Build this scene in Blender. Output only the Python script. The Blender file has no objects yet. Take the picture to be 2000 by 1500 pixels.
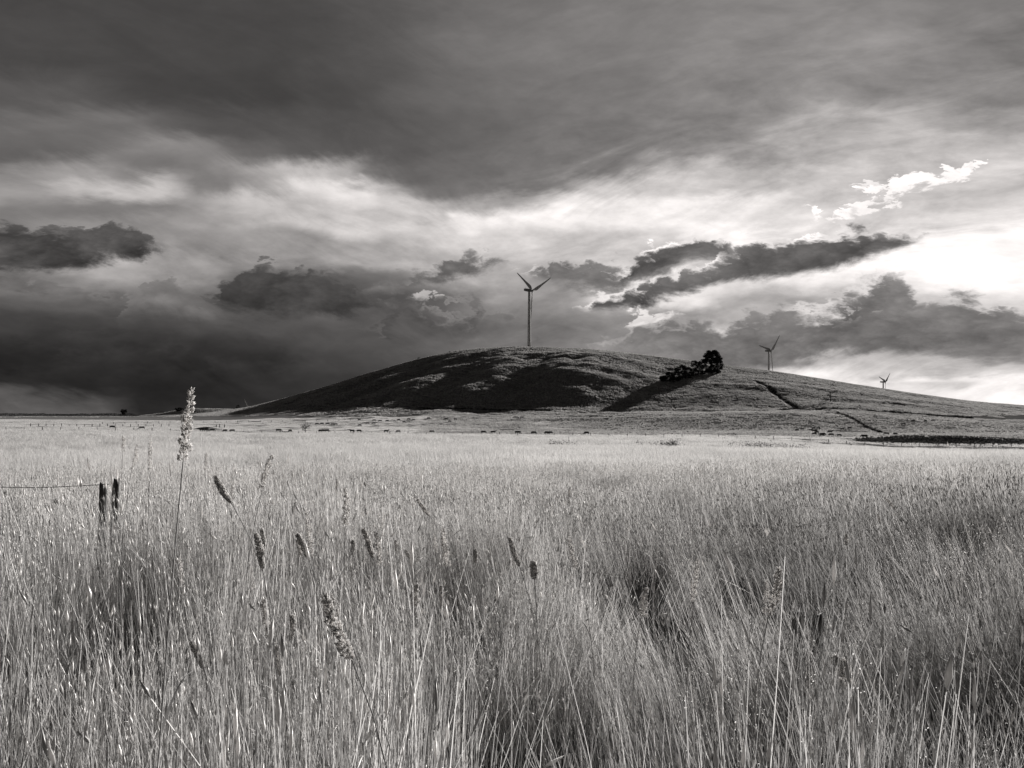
import bpy, math, random
import numpy as np
from mathutils import Vector, Matrix, Euler

random.seed(7)
RNG = np.random.default_rng(7)
SC = bpy.context.scene
COL = SC.collection
F = 1437.0          # focal length in units of a 2000 px wide frame
ZC = 1.65           # eye height
HZ = 812.0          # horizon row in that frame
SUN_AZ, SUN_EL = 32.0, 14.0

# ------------------------------------------------------------------ camera
cam = bpy.data.cameras.new('camera')
cam.sensor_width = 36.0
cam.lens = 36.0 * F / 2000.0
cam.shift_y = (HZ - 750.0) / 2000.0
cam.clip_start = 0.05
cam.clip_end = 60000.0
camo = bpy.data.objects.new('camera', cam)
camo.location = (0, 0, ZC)
camo.rotation_euler = (math.radians(90), 0, 0)
COL.objects.link(camo)
SC.camera = camo
SC.view_settings.view_transform = 'Standard'
SC.view_settings.look = 'None'
SC.view_settings.gamma = 1.0
SC.view_settings.exposure = 1.0

# ------------------------------------------------------------------ sun
sd = Vector((math.sin(math.radians(SUN_AZ)) * math.cos(math.radians(SUN_EL)),
             math.cos(math.radians(SUN_AZ)) * math.cos(math.radians(SUN_EL)),
             math.sin(math.radians(SUN_EL))))
sl = bpy.data.lights.new('sun', 'SUN')
sl.energy = 5.0
sl.angle = math.radians(0.5)
sl.color = (1.0, 0.975, 0.95)
slo = bpy.data.objects.new('sun', sl)
slo.rotation_euler = (-sd).to_track_quat('-Z', 'Y').to_euler()
slo.location = sd * 200
COL.objects.link(slo)


# ------------------------------------------------------------------ world
def lin(v):
    v = v / 255.0
    return v / 12.92 if v <= 0.04045 else ((v + 0.055) / 1.055) ** 2.4


class E:
    """tiny expression builder for math nodes"""
    nt = None

    def __init__(s, k):
        s.k = k

    @staticmethod
    def op(o, *a, clamp=False):
        n = E.nt.nodes.new('ShaderNodeMath')
        n.operation = o
        n.use_clamp = clamp
        for i, v in enumerate(a):
            if isinstance(v, E):
                E.nt.links.new(v.k, n.inputs[i])
            else:
                n.inputs[i].default_value = float(v)
        return E(n.outputs[0])

    def __add__(s, o): return E.op('ADD', s, o)
    def __radd__(s, o): return E.op('ADD', o, s)
    def __sub__(s, o): return E.op('SUBTRACT', s, o)
    def __rsub__(s, o): return E.op('SUBTRACT', o, s)
    def __mul__(s, o): return E.op('MULTIPLY', s, o)
    def __rmul__(s, o): return E.op('MULTIPLY', o, s)
    def __truediv__(s, o): return E.op('DIVIDE', s, o)


def clamp01(a): return E.op('ADD', a, 0.0, clamp=True)
def minn(a, b): return E.op('MINIMUM', a, b)
def maxx(a, b): return E.op('MAXIMUM', a, b)


def sstep(a, e0, e1):
    n = E.nt.nodes.new('ShaderNodeMapRange')
    n.interpolation_type = 'SMOOTHSTEP'
    E.nt.links.new(a.k, n.inputs['Value'])
    n.inputs['From Min'].default_value = e0
    n.inputs['From Max'].default_value = e1
    n.inputs['To Min'].default_value = 0
    n.inputs['To Max'].default_value = 1
    return E(n.outputs['Result'])


def mixf(a, b, t):
    return a + (b - a) * t if isinstance(a, E) else (b - a) * t + a


def vec(x, y, z):
    n = E.nt.nodes.new('ShaderNodeCombineXYZ')
    for i, v in enumerate((x, y, z)):
        if isinstance(v, E):
            E.nt.links.new(v.k, n.inputs[i])
        else:
            n.inputs[i].default_value = v
    return n.outputs[0]


def noise(v, scale, detail=5, rough=0.55, dist=0.0, lac=2.0):
    n = E.nt.nodes.new('ShaderNodeTexNoise')
    n.inputs['Scale'].default_value = scale
    n.inputs['Detail'].default_value = detail
    n.inputs['Roughness'].default_value = rough
    n.inputs['Lacunarity'].default_value = lac
    n.inputs['Distortion'].default_value = dist
    E.nt.links.new(v, n.inputs['Vector'])
    return E(n.outputs[0])


def curve(x, pts, lo, hi):
    """x -> piecewise smooth value (float curve over normalised x and y)"""
    pts = sorted(pts)
    ys = [p[1] for p in pts]
    y0, y1 = min(ys), max(ys)
    if y1 - y0 < 1e-6:
        y1 = y0 + 1e-3
    n = E.nt.nodes.new('ShaderNodeFloatCurve')
    t = (x - lo) / (hi - lo)
    E.nt.links.new(t.k, n.inputs['Value'])
    c = n.mapping.curves[0]
    q = [((p[0] - lo) / (hi - lo), (p[1] - y0) / (y1 - y0)) for p in pts]
    if q[0][0] > 0: q.insert(0, (0.0, q[0][1]))
    if q[-1][0] < 1: q.append((1.0, q[-1][1]))
    while len(c.points) < len(q):
        c.points.new(0.5, 0.5)
    for p, v in zip(c.points, q):
        p.location = v
        p.handle_type = 'AUTO_CLAMPED'
    n.mapping.extend = 'HORIZONTAL'
    n.mapping.update()
    return E(n.outputs[0]) * (y1 - y0) + y0


def sky():
    w = bpy.data.worlds.new('World')
    w.use_nodes = True
    w.cycles.sampling_method = 'MANUAL'
    w.cycles.sample_map_resolution = 256
    nt = w.node_tree
    nt.nodes.clear()
    E.nt = nt
    out = nt.nodes.new('ShaderNodeOutputWorld')
    bg = nt.nodes.new('ShaderNodeBackground')
    STR = 0.1
    bg.inputs['Strength'].default_value = STR
    nt.links.new(bg.outputs[0], out.inputs[0])
    st = nt.nodes.new('ShaderNodeTexSky')
    st.sky_type = 'NISHITA'
    st.sun_disc = False
    st.sun_elevation = math.radians(SUN_EL)
    st.sun_rotation = math.radians(SUN_AZ)
    bw = nt.nodes.new('ShaderNodeRGBToBW')
    nt.links.new(st.outputs[0], bw.inputs[0])

    tc = nt.nodes.new('ShaderNodeTexCoord')
    sp = nt.nodes.new('ShaderNodeSeparateXYZ')
    nt.links.new(tc.outputs['Generated'], sp.inputs[0])
    dx, dy, dz = E(sp.outputs[0]), E(sp.outputs[1]), E(sp.outputs[2])
    az = E.op('ARCTAN2', dx, dy)                       # 0 = +Y, positive to +X
    el = E.op('ARCSINE', dz)
    # bearing / altitude, expressed on the 2000-wide chart the cloud tables use
    K = 1200.0
    X = az * K + 1000.0                                # bearing chart
    Y = HZ - F * dz / maxx(dy, 0.6)                    # altitude chart

    def cx(px): return 1000.0 + K * math.atan((px - 1000.0) / F)
    P = vec(X * 0.001, Y * 0.0018, 0.0)
    Pw = vec(X * 0.001, Y * 0.0026, 3.7)
    n1 = noise(P, 5.0, 6, 0.55) - 0.5
    n2 = noise(vec(X * 0.001, Y * 0.0018, 9.1), 5.0, 6, 0.55) - 0.5
    nb = noise(vec(X * 0.001, Y * 0.0016, 5.5), 14.0, 8, 0.62) - 0.5   # billow detail
    nc = noise(vec(X * 0.001, Y * 0.0015, 2.2), 34.0, 6, 0.6) - 0.5
    # streaks running down-right on the left of the chart, up-right on the right
    sA = noise(vec((X * 0.84 + Y * 0.54) * 0.0009, (Y * 0.84 - X * 0.54) * 0.0027, 1.0), 5.0, 8, 0.62, 0.6) * 1.5 - 0.75
    sB = noise(vec((X * 0.93 - Y * 0.36) * 0.0009, (Y * 0.93 + X * 0.36) * 0.0027, 4.0), 5.0, 8, 0.62, 0.6) * 1.5 - 0.75
    side = sstep(X, 800.0, 1100.0)
    ns = mixf(sA, sB, side)

    Xa = X + n1 * 150.0 + ns * 30.0
    Ya = Y + n2 * 100.0 + ns * 46.0

    # ---- broad tone of the cloud deck: rows of the chart (altitude) x bearing
    rows = [
        (-500, [(-2000, 60), (0, 70), (1000, 80), (2000, 85), (4000, 70)]),
        (-100, [(-2000, 60), (0, 70), (600, 80), (1000, 105), (1500, 120), (2000, 110), (3500, 70)]),
        (100, [(-1500, 60), (0, 72), (400, 70), (700, 84), (1000, 112), (1300, 122), (1600, 134), (1900, 120), (3000, 90)]),
        (180, [(-1500, 60), (100, 88), (250, 80), (420, 68), (620, 74), (800, 92), (1000, 110), (1250, 118), (1600, 134), (1850, 128), (3000, 90)]),
        (240, [(-1500, 62), (100, 105), (220, 108), (320, 92), (480, 82), (640, 80), (800, 90), (1000, 108), (1250, 118), (1500, 136), (1750, 160), (1950, 150), (3000, 95)]),
        (290, [(-1500, 62), (100, 100), (240, 112), (340, 132), (440, 110), (560, 96), (700, 86), (850, 96), (1050, 108), (1250, 120), (1450, 145), (1650, 170), (1950, 178), (3000, 95)]),
        (330, [(-1500, 62), (100, 140), (190, 150), (260, 112), (360, 118), (480, 150), (600, 178), (700, 150), (800, 100), (900, 104), (1080, 112), (1200, 130), (1350, 165), (1550, 186), (1800, 180), (2000, 190), (3000, 95)]),
        (365, [(-1500, 62), (100, 150), (200, 190), (280, 190), (370, 120), (470, 140), (560, 178), (650, 215), (760, 175), (850, 112), (980, 112), (1100, 150), (1250, 185), (1450, 190), (1650, 188), (1850, 185), (2000, 195), (3000, 95)]),
        (400, [(-1500, 62), (100, 120), (200, 118), (320, 140), (430, 172), (560, 190), (700, 192), (800, 182), (900, 162), (1000, 170), (1120, 215), (1300, 230), (1420, 235), (1550, 192), (1750, 188), (1950, 200), (3000, 95)]),
        (435, [(-1500, 60), (100, 130), (220, 135), (330, 138), (450, 150), (580, 190), (680, 205), (800, 185), (900, 222), (1000, 236), (1120, 232), (1300, 238), (1450, 220), (1600, 196), (1800, 200), (2000, 225), (3000, 95)]),
        (470, [(-1500, 60), (100, 120), (300, 140), (420, 132), (560, 138), (700, 158), (820, 178), (950, 200), (1080, 190), (1200, 188), (1350, 225), (1500, 235), (1700, 222), (1790, 235), (1850, 258), (2000, 250), (3000, 95)]),
        (510, [(-1500, 58), (100, 170), (200, 180), (320, 155), (420, 148), (560, 140), (720, 160), (860, 176), (960, 190), (1080, 190), (1200, 185), (1350, 190), (1500, 215), (1700, 235), (1790, 250), (1850, 260), (2000, 245), (3000, 95)]),
        (550, [(-1500, 55), (100, 120), (210, 150), (330, 150), (430, 130), (560, 90), (700, 95), (800, 120), (890, 165), (960, 165), (1060, 140), (1180, 185), (1300, 220), (1420, 215), (1550, 235), (1700, 225), (1850, 250), (2000, 245), (3000, 90)]),
        (590, [(-1500, 50), (100, 88), (220, 92), (330, 115), (430, 100), (560, 88), (680, 80), (800, 88), (900, 110), (980, 125), (1080, 135), (1180, 175), (1280, 235), (1380, 205), (1500, 160), (1700, 170), (1850, 190), (2000, 200), (3000, 85)]),
        (630, [(-1500, 45), (100, 66), (250, 68), (400, 74), (560, 80), (700, 88), (820, 80), (940, 98), (1060, 118), (1200, 132), (1400, 140), (1600, 150), (1800, 160), (2000, 170), (3000, 80)]),
        (670, [(-1500, 42), (100, 50), (300, 48), (500, 58), (650, 74), (800, 86), (950, 108), (1100, 128), (1300, 132), (1500, 128), (1650, 122), (1850, 122), (2000, 130), (3000, 78)]),
        (710, [(-1500, 40), (100, 42), (300, 40), (500, 50), (700, 68), (900, 100), (1100, 125), (1400, 135), (1500, 150), (1650, 175), (1850, 175), (2000, 170), (3000, 78)]),
        (750, [(-1500, 40), (100, 40), (300, 38), (500, 44), (700, 60), (900, 100), (1400, 150), (1600, 225), (1850, 235), (2000, 225), (3000, 78)]),
        (790, [(-1500, 50), (100, 84), (215, 78), (262, 40), (400, 38), (600, 50), (1000, 120), (1600, 240), (1900, 240), (3000, 80)]),
        (830, [(-1500, 60), (100, 95), (240, 85), (300, 44), (600, 55), (1000, 120), (1900, 240), (3000, 80)]),
    ]
    acc = None
    ysm = [r[0] for r in rows]
    for j, (yy, pts) in enumerate(rows):
        c = curve(Xa, [(cx(a) if -400 < a < 2400 else a, v) for a, v in pts], -2600.0, 4600.0)
        # triangular-smooth weight in altitude
        a = 1.0 if j == 0 else sstep(Ya, ysm[j - 1], yy)
        b = 0.0 if j == len(rows) - 1 else sstep(Ya, yy, ysm[j + 1])
        wgt = (a - b) if isinstance(a, E) or isinstance(b, E) else a
        if j == 0:
            wgt = 1.0 - b
        t = c * wgt
        acc = t if acc is None else acc + t
    L = acc
    # wisps inside the deck
    bil0 = noise(vec(X * 0.001, Y * 0.0021, 31.0), 7.0, 8, 0.6, 0.3) * 1.7 - 0.85
    amp = sstep(L, 60.0, 190.0)
    upm = sstep(X * 0.35 + Y, 520.0, 760.0)             # the high stratus on the upper middle is smooth
    L = L + amp * 10.0
    L = L + (ns * (22.0 + amp * 50.0) + bil0 * (16.0 + amp * 46.0) + nb * (12.0 + amp * 36.0) + nc * (6.0 + amp * 18.0)) * mixf(0.55, 1.0, upm)
    bandmix = sstep(Y, 600.0, 700.0)

    # turbulence shared by the banks: billows, small knots, slow swells
    bil = noise(vec(X * 0.001, Y * 0.0017, 7.7), 9.0, 9, 0.66, 0.25) * 1.7 - 0.85
    knot = noise(vec(X * 0.001, Y * 0.0015, 1.3), 48.0, 6, 0.68, 0.3) * 1.7 - 0.85
    sw = noise(vec(X * 0.001, Y * 0.0016, 12.0), 7.0, 4, 0.5) * 1.6 - 0.8
    soft = sstep(noise(vec(X * 0.001, Y * 0.0012, 20.0), 6.0, 3, 0.5), 0.38, 0.64)
    streak = mixf(sA, sB, side)
    vn = nt.nodes.new('ShaderNodeTexVoronoi')
    vn.feature = 'F1'
    vn.inputs['Scale'].default_value = 22.0
    vn.inputs['Detail'].default_value = 3.0
    vn.inputs['Roughness'].default_value = 0.55
    vn.inputs['Lacunarity'].default_value = 2.1
    nt.links.new(vec((X + bil * 40.0) * 0.001, (Y + nb * 40.0) * 0.0014, 2.0), vn.inputs['Vector'])
    cau = E(vn.outputs['Distance']) - 0.62          # cauliflower knobs

    def layer(L, tab, tone, rim, st=14.0, sb=30.0, na=46.0, nf=22.0, rimw=(0.0, 0.5), grad=0.0, opac=1.0, ends=26.0, tex=1.0):
        """cloud bank: tab rows are (px, top, bottom) on the chart"""
        xs = [t[0] for t in tab]
        xw = X + bil * (na * 0.9) + knot * 9.0
        top = curve(xw, [(cx(a), b) for a, b, c in tab], -2600.0, 4600.0)
        bot = curve(xw, [(cx(a), c) for a, b, c in tab], -2600.0, 4600.0)
        yy = Y + bil * (na * 0.6) + nb * nf * 0.5 + 3.0 + knot * (nf * 0.22) - cau * (nf * 1.1)
        yb = Y + n2 * na * 0.7 + bil * (nf * 1.1) - 3.0 + streak * (na * 0.7)
        sst = soft * (st * 3.4) + st * 0.7
        dt = (yy - top) / sst
        db = (bot - yb) / sb
        dl = (xw - cx(xs[0])) / ends
        dr = (cx(xs[-1]) - xw) / ends
        d = minn(minn(dt, db), minn(dl, dr))
        al = sstep(d, 0.0, 1.0)
        if opac < 1: al = al * opac
        core = sstep((yy - top) + bil * 30.0 + soft * 12.0, st * rimw[0] + 2.0, st * (rimw[1] + 3.0))
        body = (bil * 58.0 + sw * 44.0 + streak * 26.0 + knot * 8.0 - cau * 26.0) * tex + tone
        if grad:
            body = body + (yy - top) * grad
        col = mixf((knot * 30.0 + bil * 30.0) + rim, body, core)
        return mixf(L, col, al)

    # left dark cumulus
    L = layer(L, [(-400, 440, 560), (0, 425, 548), (120, 432, 536), (190, 426, 528), (250, 432, 520), (300, 446, 500), (365, 474, 476)], 82, 112, st=7, sb=30, na=58, nf=34, ends=8)
    L = layer(L, [(-300, 500, 560), (60, 520, 575), (150, 545, 582), (200, 560, 590), (240, 575, 590)], 105, 125, st=6, sb=14, na=50, nf=40, opac=0.6)
    L = layer(L, [(215, 600, 640), (250, 540, 640), (300, 522, 640), (360, 545, 640), (430, 590, 640)], 122, 124, st=10, sb=60, na=60, nf=40, opac=0.75)
    L = layer(L, [(366, 526, 532), (385, 512, 540), (402, 524, 530)], 92, 130, st=7, sb=8, na=20, nf=26, ends=10)
    L = layer(L, [(415, 498, 502), (432, 490, 502), (450, 497, 500)], 112, 140, st=6, sb=6, na=16, nf=20, ends=10, opac=0.8)
    # great dark cumulus in the middle left
    L = layer(L, [(405, 585, 590), (425, 560, 604), (445, 520, 618), (480, 502, 626), (530, 490, 634), (580, 496, 640), (610, 518, 640), (650, 516, 636), (700, 530, 626), (735, 560, 606), (760, 590, 596)],
              86, 110, st=9, sb=34, na=70, nf=44, grad=-0.26, ends=8)
    L = layer(L, [(690, 552, 580), (730, 532, 580), (800, 514, 570), (860, 494, 556), (920, 484, 544), (970, 486, 532), (1020, 500, 518)], 116, 172, st=8, sb=24, na=44, nf=30, ends=10)
    L = layer(L, [(690, 612, 658), (740, 572, 658), (790, 554, 648), (840, 582, 648), (880, 592, 648), (920, 564, 638), (960, 582, 638), (1040, 604, 648)], 96, 132, st=10, sb=46, na=74, nf=50)
    L = layer(L, [(-300, 600, 760), (100, 596, 760), (250, 604, 760), (350, 612, 760), (450, 606, 760), (560, 628, 740), (700, 640, 720)], 50, 74, st=30, sb=90, na=70, nf=40, ends=90, opac=0.75)
    # long banks on the right with bright upper rims
    L = layer(L, [(1000, 522, 539), (1040, 504, 555), (1100, 488, 573), (1150, 482, 583), (1210, 490, 579), (1260, 502, 569), (1330, 514, 559), (1400, 524, 545)], 122, 222, st=8, sb=30, na=34, nf=40, rimw=(0.5, 1.0), ends=10, opac=0.92)
    L = layer(L, [(1115, 584, 601), (1165, 566, 607), (1210, 557, 604), (1260, 543, 597), (1330, 531, 583), (1400, 517, 563), (1470, 506, 541), (1520, 506, 521)], 98, 240, st=6, sb=18, na=20, nf=30, rimw=(0.5, 1.0), ends=10)
    L = layer(L, [(1180, 524, 539), (1215, 494, 559), (1250, 472, 559), (1300, 458, 547), (1350, 449, 531), (1400, 457, 523), (1450, 472, 515), (1500, 482, 503)], 92, 268, st=7, sb=28, na=20, nf=30, rimw=(0.5, 1.0), ends=10)
    L = layer(L, [(1360, 524, 541), (1410, 486, 553), (1450, 464, 557), (1500, 450, 549), (1580, 440, 541), (1660, 432, 521), (1720, 426, 503), (1780, 430, 481), (1830, 440, 459)], 100, 272, st=8, sb=26, na=20, nf=30, rimw=(0.5, 1.0), ends=10)
    # lower right bank
    L = layer(L, [(1150, 660, 770), (1200, 640, 770), (1240, 612, 770), (1300, 598, 770), (1350, 584, 768), (1420, 590, 745), (1480, 572, 728), (1540, 574, 722), (1600, 556, 716), (1650, 540, 710), (1700, 514, 706), (1745, 498, 702), (1780, 516, 702), (1815, 560, 704), (1860, 548, 706), (1950, 560, 712), (2100, 580, 720)],
              124, 222, st=12, sb=34, na=66, nf=44, rimw=(0.5, 1.0), ends=40)
    L = layer(L, [(1560, 612, 618), (1620, 584, 622), (1700, 590, 616), (1790, 566, 596), (1900, 560, 590)], 205, 215, st=10, sb=16, na=60, nf=50, opac=0.55)
    L = layer(L, [(840, 650, 790), (900, 640, 790), (1000, 640, 790), (1200, 650, 790), (1400, 660, 790)], 122, 126, st=50, sb=30, na=40, ends=140, opac=0.5)
    # small brilliant clouds high on the right
    L = layer(L, [(1606, 376, 400), (1640, 368, 404), (1690, 356, 402), (1720, 340, 394), (1760, 322, 376), (1830, 308, 360), (1880, 302, 354), (1960, 306, 332)], 262, 245, st=2.2, sb=9, na=28, nf=60, ends=8, tex=0.8)
    L = layer(L, [(1660, 346, 370), (1690, 328, 362), (1730, 318, 352), (1760, 322, 346)], 250, 235, st=2.2, sb=6, na=30, nf=54, ends=8, opac=0.9)
    L = layer(L, [(1590, 406, 430), (1620, 384, 442), (1645, 384, 434), (1668, 392, 418)], 262, 245, st=2.2, sb=8, na=36, nf=60, ends=8)
    L = layer(L, [(1660, 390, 414), (1690, 376, 422), (1720, 372, 418), (1765, 380, 404)], 262, 245, st=2.2, sb=8, na=36, nf=60, ends=8)
    L = layer(L, [(1560, 388, 412), (1575, 382, 414), (1590, 386, 410)], 240, 235, st=3, sb=5, na=20, nf=50, ends=6)
    L = layer(L, [(1445, 439, 451), (1480, 423, 451), (1510, 429, 453), (1540, 439, 451)], 245, 235, st=2.2, sb=6, na=30, nf=40, opac=0.8, ends=8)
    L = layer(L, [(1185, 625, 645), (1225, 595, 645), (1260, 585, 639), (1300, 583, 621), (1340, 599, 611)], 255, 250, st=7, sb=14, na=44, nf=40, opac=0.8, ends=10)
    L = layer(L, [(800, 567, 579), (830, 555, 587), (855, 559, 585), (880, 569, 581)], 190, 200, st=7, sb=12, na=44, nf=44, opac=0.8, ends=8)
    L = layer(L, [(196, 157, 171), (205, 145, 185), (218, 149, 185), (228, 171, 183)], 150, 160, st=3, sb=8, na=20, nf=40, opac=0.8, ends=6)
    # thin streaks by the horizon on the right
    L = layer(L, [(1560, 742, 754), (1700, 734, 746), (1900, 732, 744), (2100, 736, 744)], 252, 250, st=5, sb=6, na=14, nf=10, opac=0.8)

    # tone (0-255 display) -> light
    g = maxx(L, 22.0) / 255.0
    lum = E.op('POWER', (g + 0.055) / 1.055, 2.4)
    # veil of sunlit cloud round the hidden sun
    sv = nt.nodes.new('ShaderNodeVectorMath')
    sv.operation = 'DOT_PRODUCT'
    nt.links.new(tc.outputs['Generated'], sv.inputs[0])
    sv.inputs[1].default_value = sd
    glow = E.op('POWER', maxx(E(sv.outputs['Value']), 0.0), 260.0)
    lum = lum + glow * 0.04
    lum = lum + E(bw.outputs[0]) * 0.0005
    # unseen sky overhead and behind is dimmed to keep ambient light low
    front = sstep(dy, -0.1, 0.45)
    high = sstep(dz, 0.55, 0.30)
    lum = lum * mixf(0.45, 1.0, front * 1.0)
    lum = lum / (STR * 2.0 ** 1.0)                     # chart tones are display tones at exposure 1
    r = lum * 1.035
    gg = lum * 0.985
    b = lum * 0.965
    nt.links.new(vec(r, gg, b), bg.inputs['Color'])
    SC.world = w


sky()

# ------------------------------------------------------------------ noise for terrain
def _hash(ix, iy, seed):
    n = (ix.astype(np.int64) * 374761393 + iy.astype(np.int64) * 668265263 + seed * 974711) & 0x7fffffff
    n = ((n ^ (n >> 13)) * 1274126177) & 0x7fffffff
    return ((n ^ (n >> 16)) & 0xffff) / 65535.0 * 2 - 1


def vnoise(x, y, seed=0):
    x = np.asarray(x, float); y = np.asarray(y, float)
    ix = np.floor(x); iy = np.floor(y)
    fx = x - ix; fy = y - iy
    fx = fx * fx * fx * (fx * (fx * 6 - 15) + 10); fy = fy * fy * fy * (fy * (fy * 6 - 15) + 10)
    a = _hash(ix, iy, seed); b = _hash(ix + 1, iy, seed)
    c = _hash(ix, iy + 1, seed); d = _hash(ix + 1, iy + 1, seed)
    return (a * (1 - fx) + b * fx) * (1 - fy) + (c * (1 - fx) + d * fx) * fy


def fbm(x, y, oct=4, seed=0, gain=0.5):
    s = 0; a = 1.0; t = 0
    for i in range(oct):
        s = s + a * vnoise(x * 2 ** i, y * 2 ** i, seed + i * 17)
        t += a; a *= gain
    return s / t


# ------------------------------------------------------------------ terrain height
def zat(py, Y): return ZC + (HZ - np.asarray(py, float)) * Y / F


PXG = np.arange(-900.0, 2901.0, 10.0)


def row_py(Y, pts, sm=30.0):
    xs = [p[0] for p in pts]; ys = [p[1] for p in pts]
    v = np.interp(PXG, xs, ys)
    k = np.exp(-0.5 * (np.arange(-12, 13) * 10.0 / sm) ** 2); k /= k.sum()
    v = np.convolve(np.pad(v, 12, 'edge'), k, 'valid')
    return zat(v, Y)


def build_rows():
    R = []
    c0 = np.zeros_like(PXG)
    R.append((0.0, c0)); R.append((6.0, c0 - 0.05)); R.append((20.0, c0 - 0.48)); R.append((60.0, c0 - 1.75))
    edge = row_py(280.0, [(-900, 838), (170, 841), (300, 844), (400, 846), (500, 848.5), (750, 850), (1100, 852.5), (1350, 855), (1500, 859),
                          (1620, 866), (1720, 872), (1830, 874), (2100, 875), (2900, 878)])
    R.append((120.0, edge * 0.50 - 0.4))
    R.append((200.0, edge * 0.78 - 0.15))
    R.append((280.0, edge))
    R.append((335.0, row_py(335.0, [(-900, 835), (170, 837.5), (300, 840), (400, 843), (500, 845), (750, 847), (1050, 848.5), (1350, 850.5), (1500, 852.5),
                                    (1650, 855), (1830, 858), (2100, 861), (2900, 866)])))
    R.append((440.0, row_py(440.0, [(-900, 827), (170, 829), (300, 832), (400, 833.5), (600, 835.5), (900, 838), (1200, 840), (1500, 842.5), (1650, 844),
                                    (1830, 846), (2100, 849), (2900, 856)])))
    R.append((560.0, row_py(560.0, [(-900, 820), (170, 821), (300, 822.5), (400, 823), (550, 821), (700, 816), (850, 816.5), (1000, 817.5), (1150, 816), (1300, 811.5),
                                    (1450, 807.5), (1570, 806.5), (1650, 811), (1830, 821), (2100, 832), (2900, 850)])))
    z6 = row_py(660.0, [(-900, 817.5), (170, 818), (300, 819), (400, 819), (470, 816), (560, 811), (650, 804), (750, 798), (850, 798.5), (1000, 802), (1200, 804), (1400, 803.5),
                        (1560, 801.5), (1640, 801), (1740, 805), (1830, 812), (2100, 826), (2900, 848)])
    R.append((660.0, z6))
    zc = row_py(1045.0, [(-900, 814), (170, 814), (300, 813.5), (360, 811.5), (410, 806.5), (480, 797), (560, 778), (640, 755), (720, 730), (780, 712.5), (850, 694.5),
                         (900, 685), (950, 680.5), (1000, 679), (1060, 679), (1120, 681.5), (1200, 687), (1270, 694.5), (1340, 704), (1400, 711.5),
                         (1450, 718), (1500, 724), (1560, 733.5), (1620, 743.5), (1700, 755.5), (1760, 765), (1830, 775), (1900, 785), (2100, 800), (2900, 812)], 16.0)
    rt = np.clip((PXG - 1150) / 150, 0, 1)
    for Y, f, f2 in ((760.0, 0.322, 0.255), (860.0, 0.622, 0.53), (960.0, 0.865, 0.80)):
        R.append((Y, z6 + (zc - z6) * (f + (f2 - f) * rt)))
    R.append((1045.0, zc))
    for Y, f in ((1130.0, 0.985), (1250.0, 0.92), (1450.0, 0.86), (1700.0, 0.8), (2100.0, 0.6), (2800.0, 0.3)):
        R.append((Y, np.maximum(zc, 0.0) * f))
    R.append((4200.0, c0 - 1.0)); R.append((9000.0, c0 - 3.0)); R.append((16000.0, c0 - 30.0)); R.append((30000.0, c0 - 30.0))
    return np.array([r[0] for r in R]), np.stack([r[1] for r in R])


RY, RZ = build_rows()
_h = np.diff(RY)[:, None]
_d = np.diff(RZ, axis=0) / _h
RM = np.zeros_like(RZ)                       # monotone tangents along distance
_w1 = 2 * _h[1:] + _h[:-1]; _w2 = _h[1:] + 2 * _h[:-1]
_same = (_d[:-1] * _d[1:]) > 0
with np.errstate(divide='ignore', invalid='ignore'):
    RM[1:-1] = np.where(_same, (_w1 + _w2) / (_w1 / _d[:-1] + _w2 / _d[1:]), 0.0)
RM = np.nan_to_num(RM)


def px2x(px, Y): return (px - 1000.0) / F * Y


def seg_dist(x, y, pts):
    best = np.full(np.shape(x), 1e9)
    for (x0, y0), (x1, y1) in zip(pts[:-1], pts[1:]):
        dx, dy = x1 - x0, y1 - y0
        t = np.clip(((x - x0) * dx + (y - y0) * dy) / (dx * dx + dy * dy), 0, 1)
        best = np.minimum(best, np.hypot(x - x0 - t * dx, y - y0 - t * dy))
    return best


BUMPS = []    # (x, y, sx, sy, rot, height)
BUMPS.append((px2x(365, 1300), 1300, 58, 30, 0, 8.2))
BUMPS.append((px2x(420, 1330), 1330, 70, 40, 0, 5.0))          # low rise on the left
BUMPS.append((px2x(486, 2200), 2200, 120, 300, 0, -46))         # valley behind it
BUMPS.append((px2x(404, 372), 372, 7, 5, 0.3, 1.6))             # dam bank
BUMPS.append((px2x(1760, 318), 322, 22, 7, 0.05, 1.0))          # dark bank on the right
BUMPS.append((px2x(1880, 318), 318, 34, 7, -0.05, 1.7))
BUMPS += [(1.98, 5.3, 0.45, 0.5, 0, -0.42), (1.60, 5.3, 0.5, 0.3, 0, -0.2), (1.2, 5.0, 0.5, 0.35, 0, -0.22), (0.9, 5.8, 0.4, 0.45, 0, -0.32), (0.24, 3.2, 0.2, 0.3, 0, -0.2)]   # dips hidden in the grass
# spurs and hollows on the hill face
for (px, Y, sx, sy, r, hh) in [(745, 800, 22, 50, 0.5, 5.0), (700, 760, 14, 60, 0.5, -4.0), (812, 770, 26, 45, 0.45, 6.5), (770, 810, 13, 70, 0.5, -5.0),
                               (900, 800, 20, 70, 0.5, -5.0), (960, 830, 26, 60, 0.4, 4.0), (1030, 760, 18, 70, 0.5, -4.5), (1085, 800, 26, 60, 0.3, 4.5),
                               (1170, 790, 40, 24, 0.1, 4.0), (1190, 850, 60, 26, 0.1, 3.2), (1060, 720, 40, 30, 0.2, 3.5), (930, 720, 40, 30, 0.2, 3.0), (1240, 770, 18, 60, 0.5, -3.0),
                               (1290, 880, 40, 30, 0.0, -1.5), (1500, 820, 70, 20, 0.15, 2.2), (1640, 860, 80, 20, 0.1, 2.0), (1600, 760, 50, 26, 0.0, -1.5), (1750, 780, 70, 16, 0.1, 1.8)]:
    BUMPS.append((px2x(px, Y), Y, sx, sy, r, hh))
GULLY = None


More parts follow.
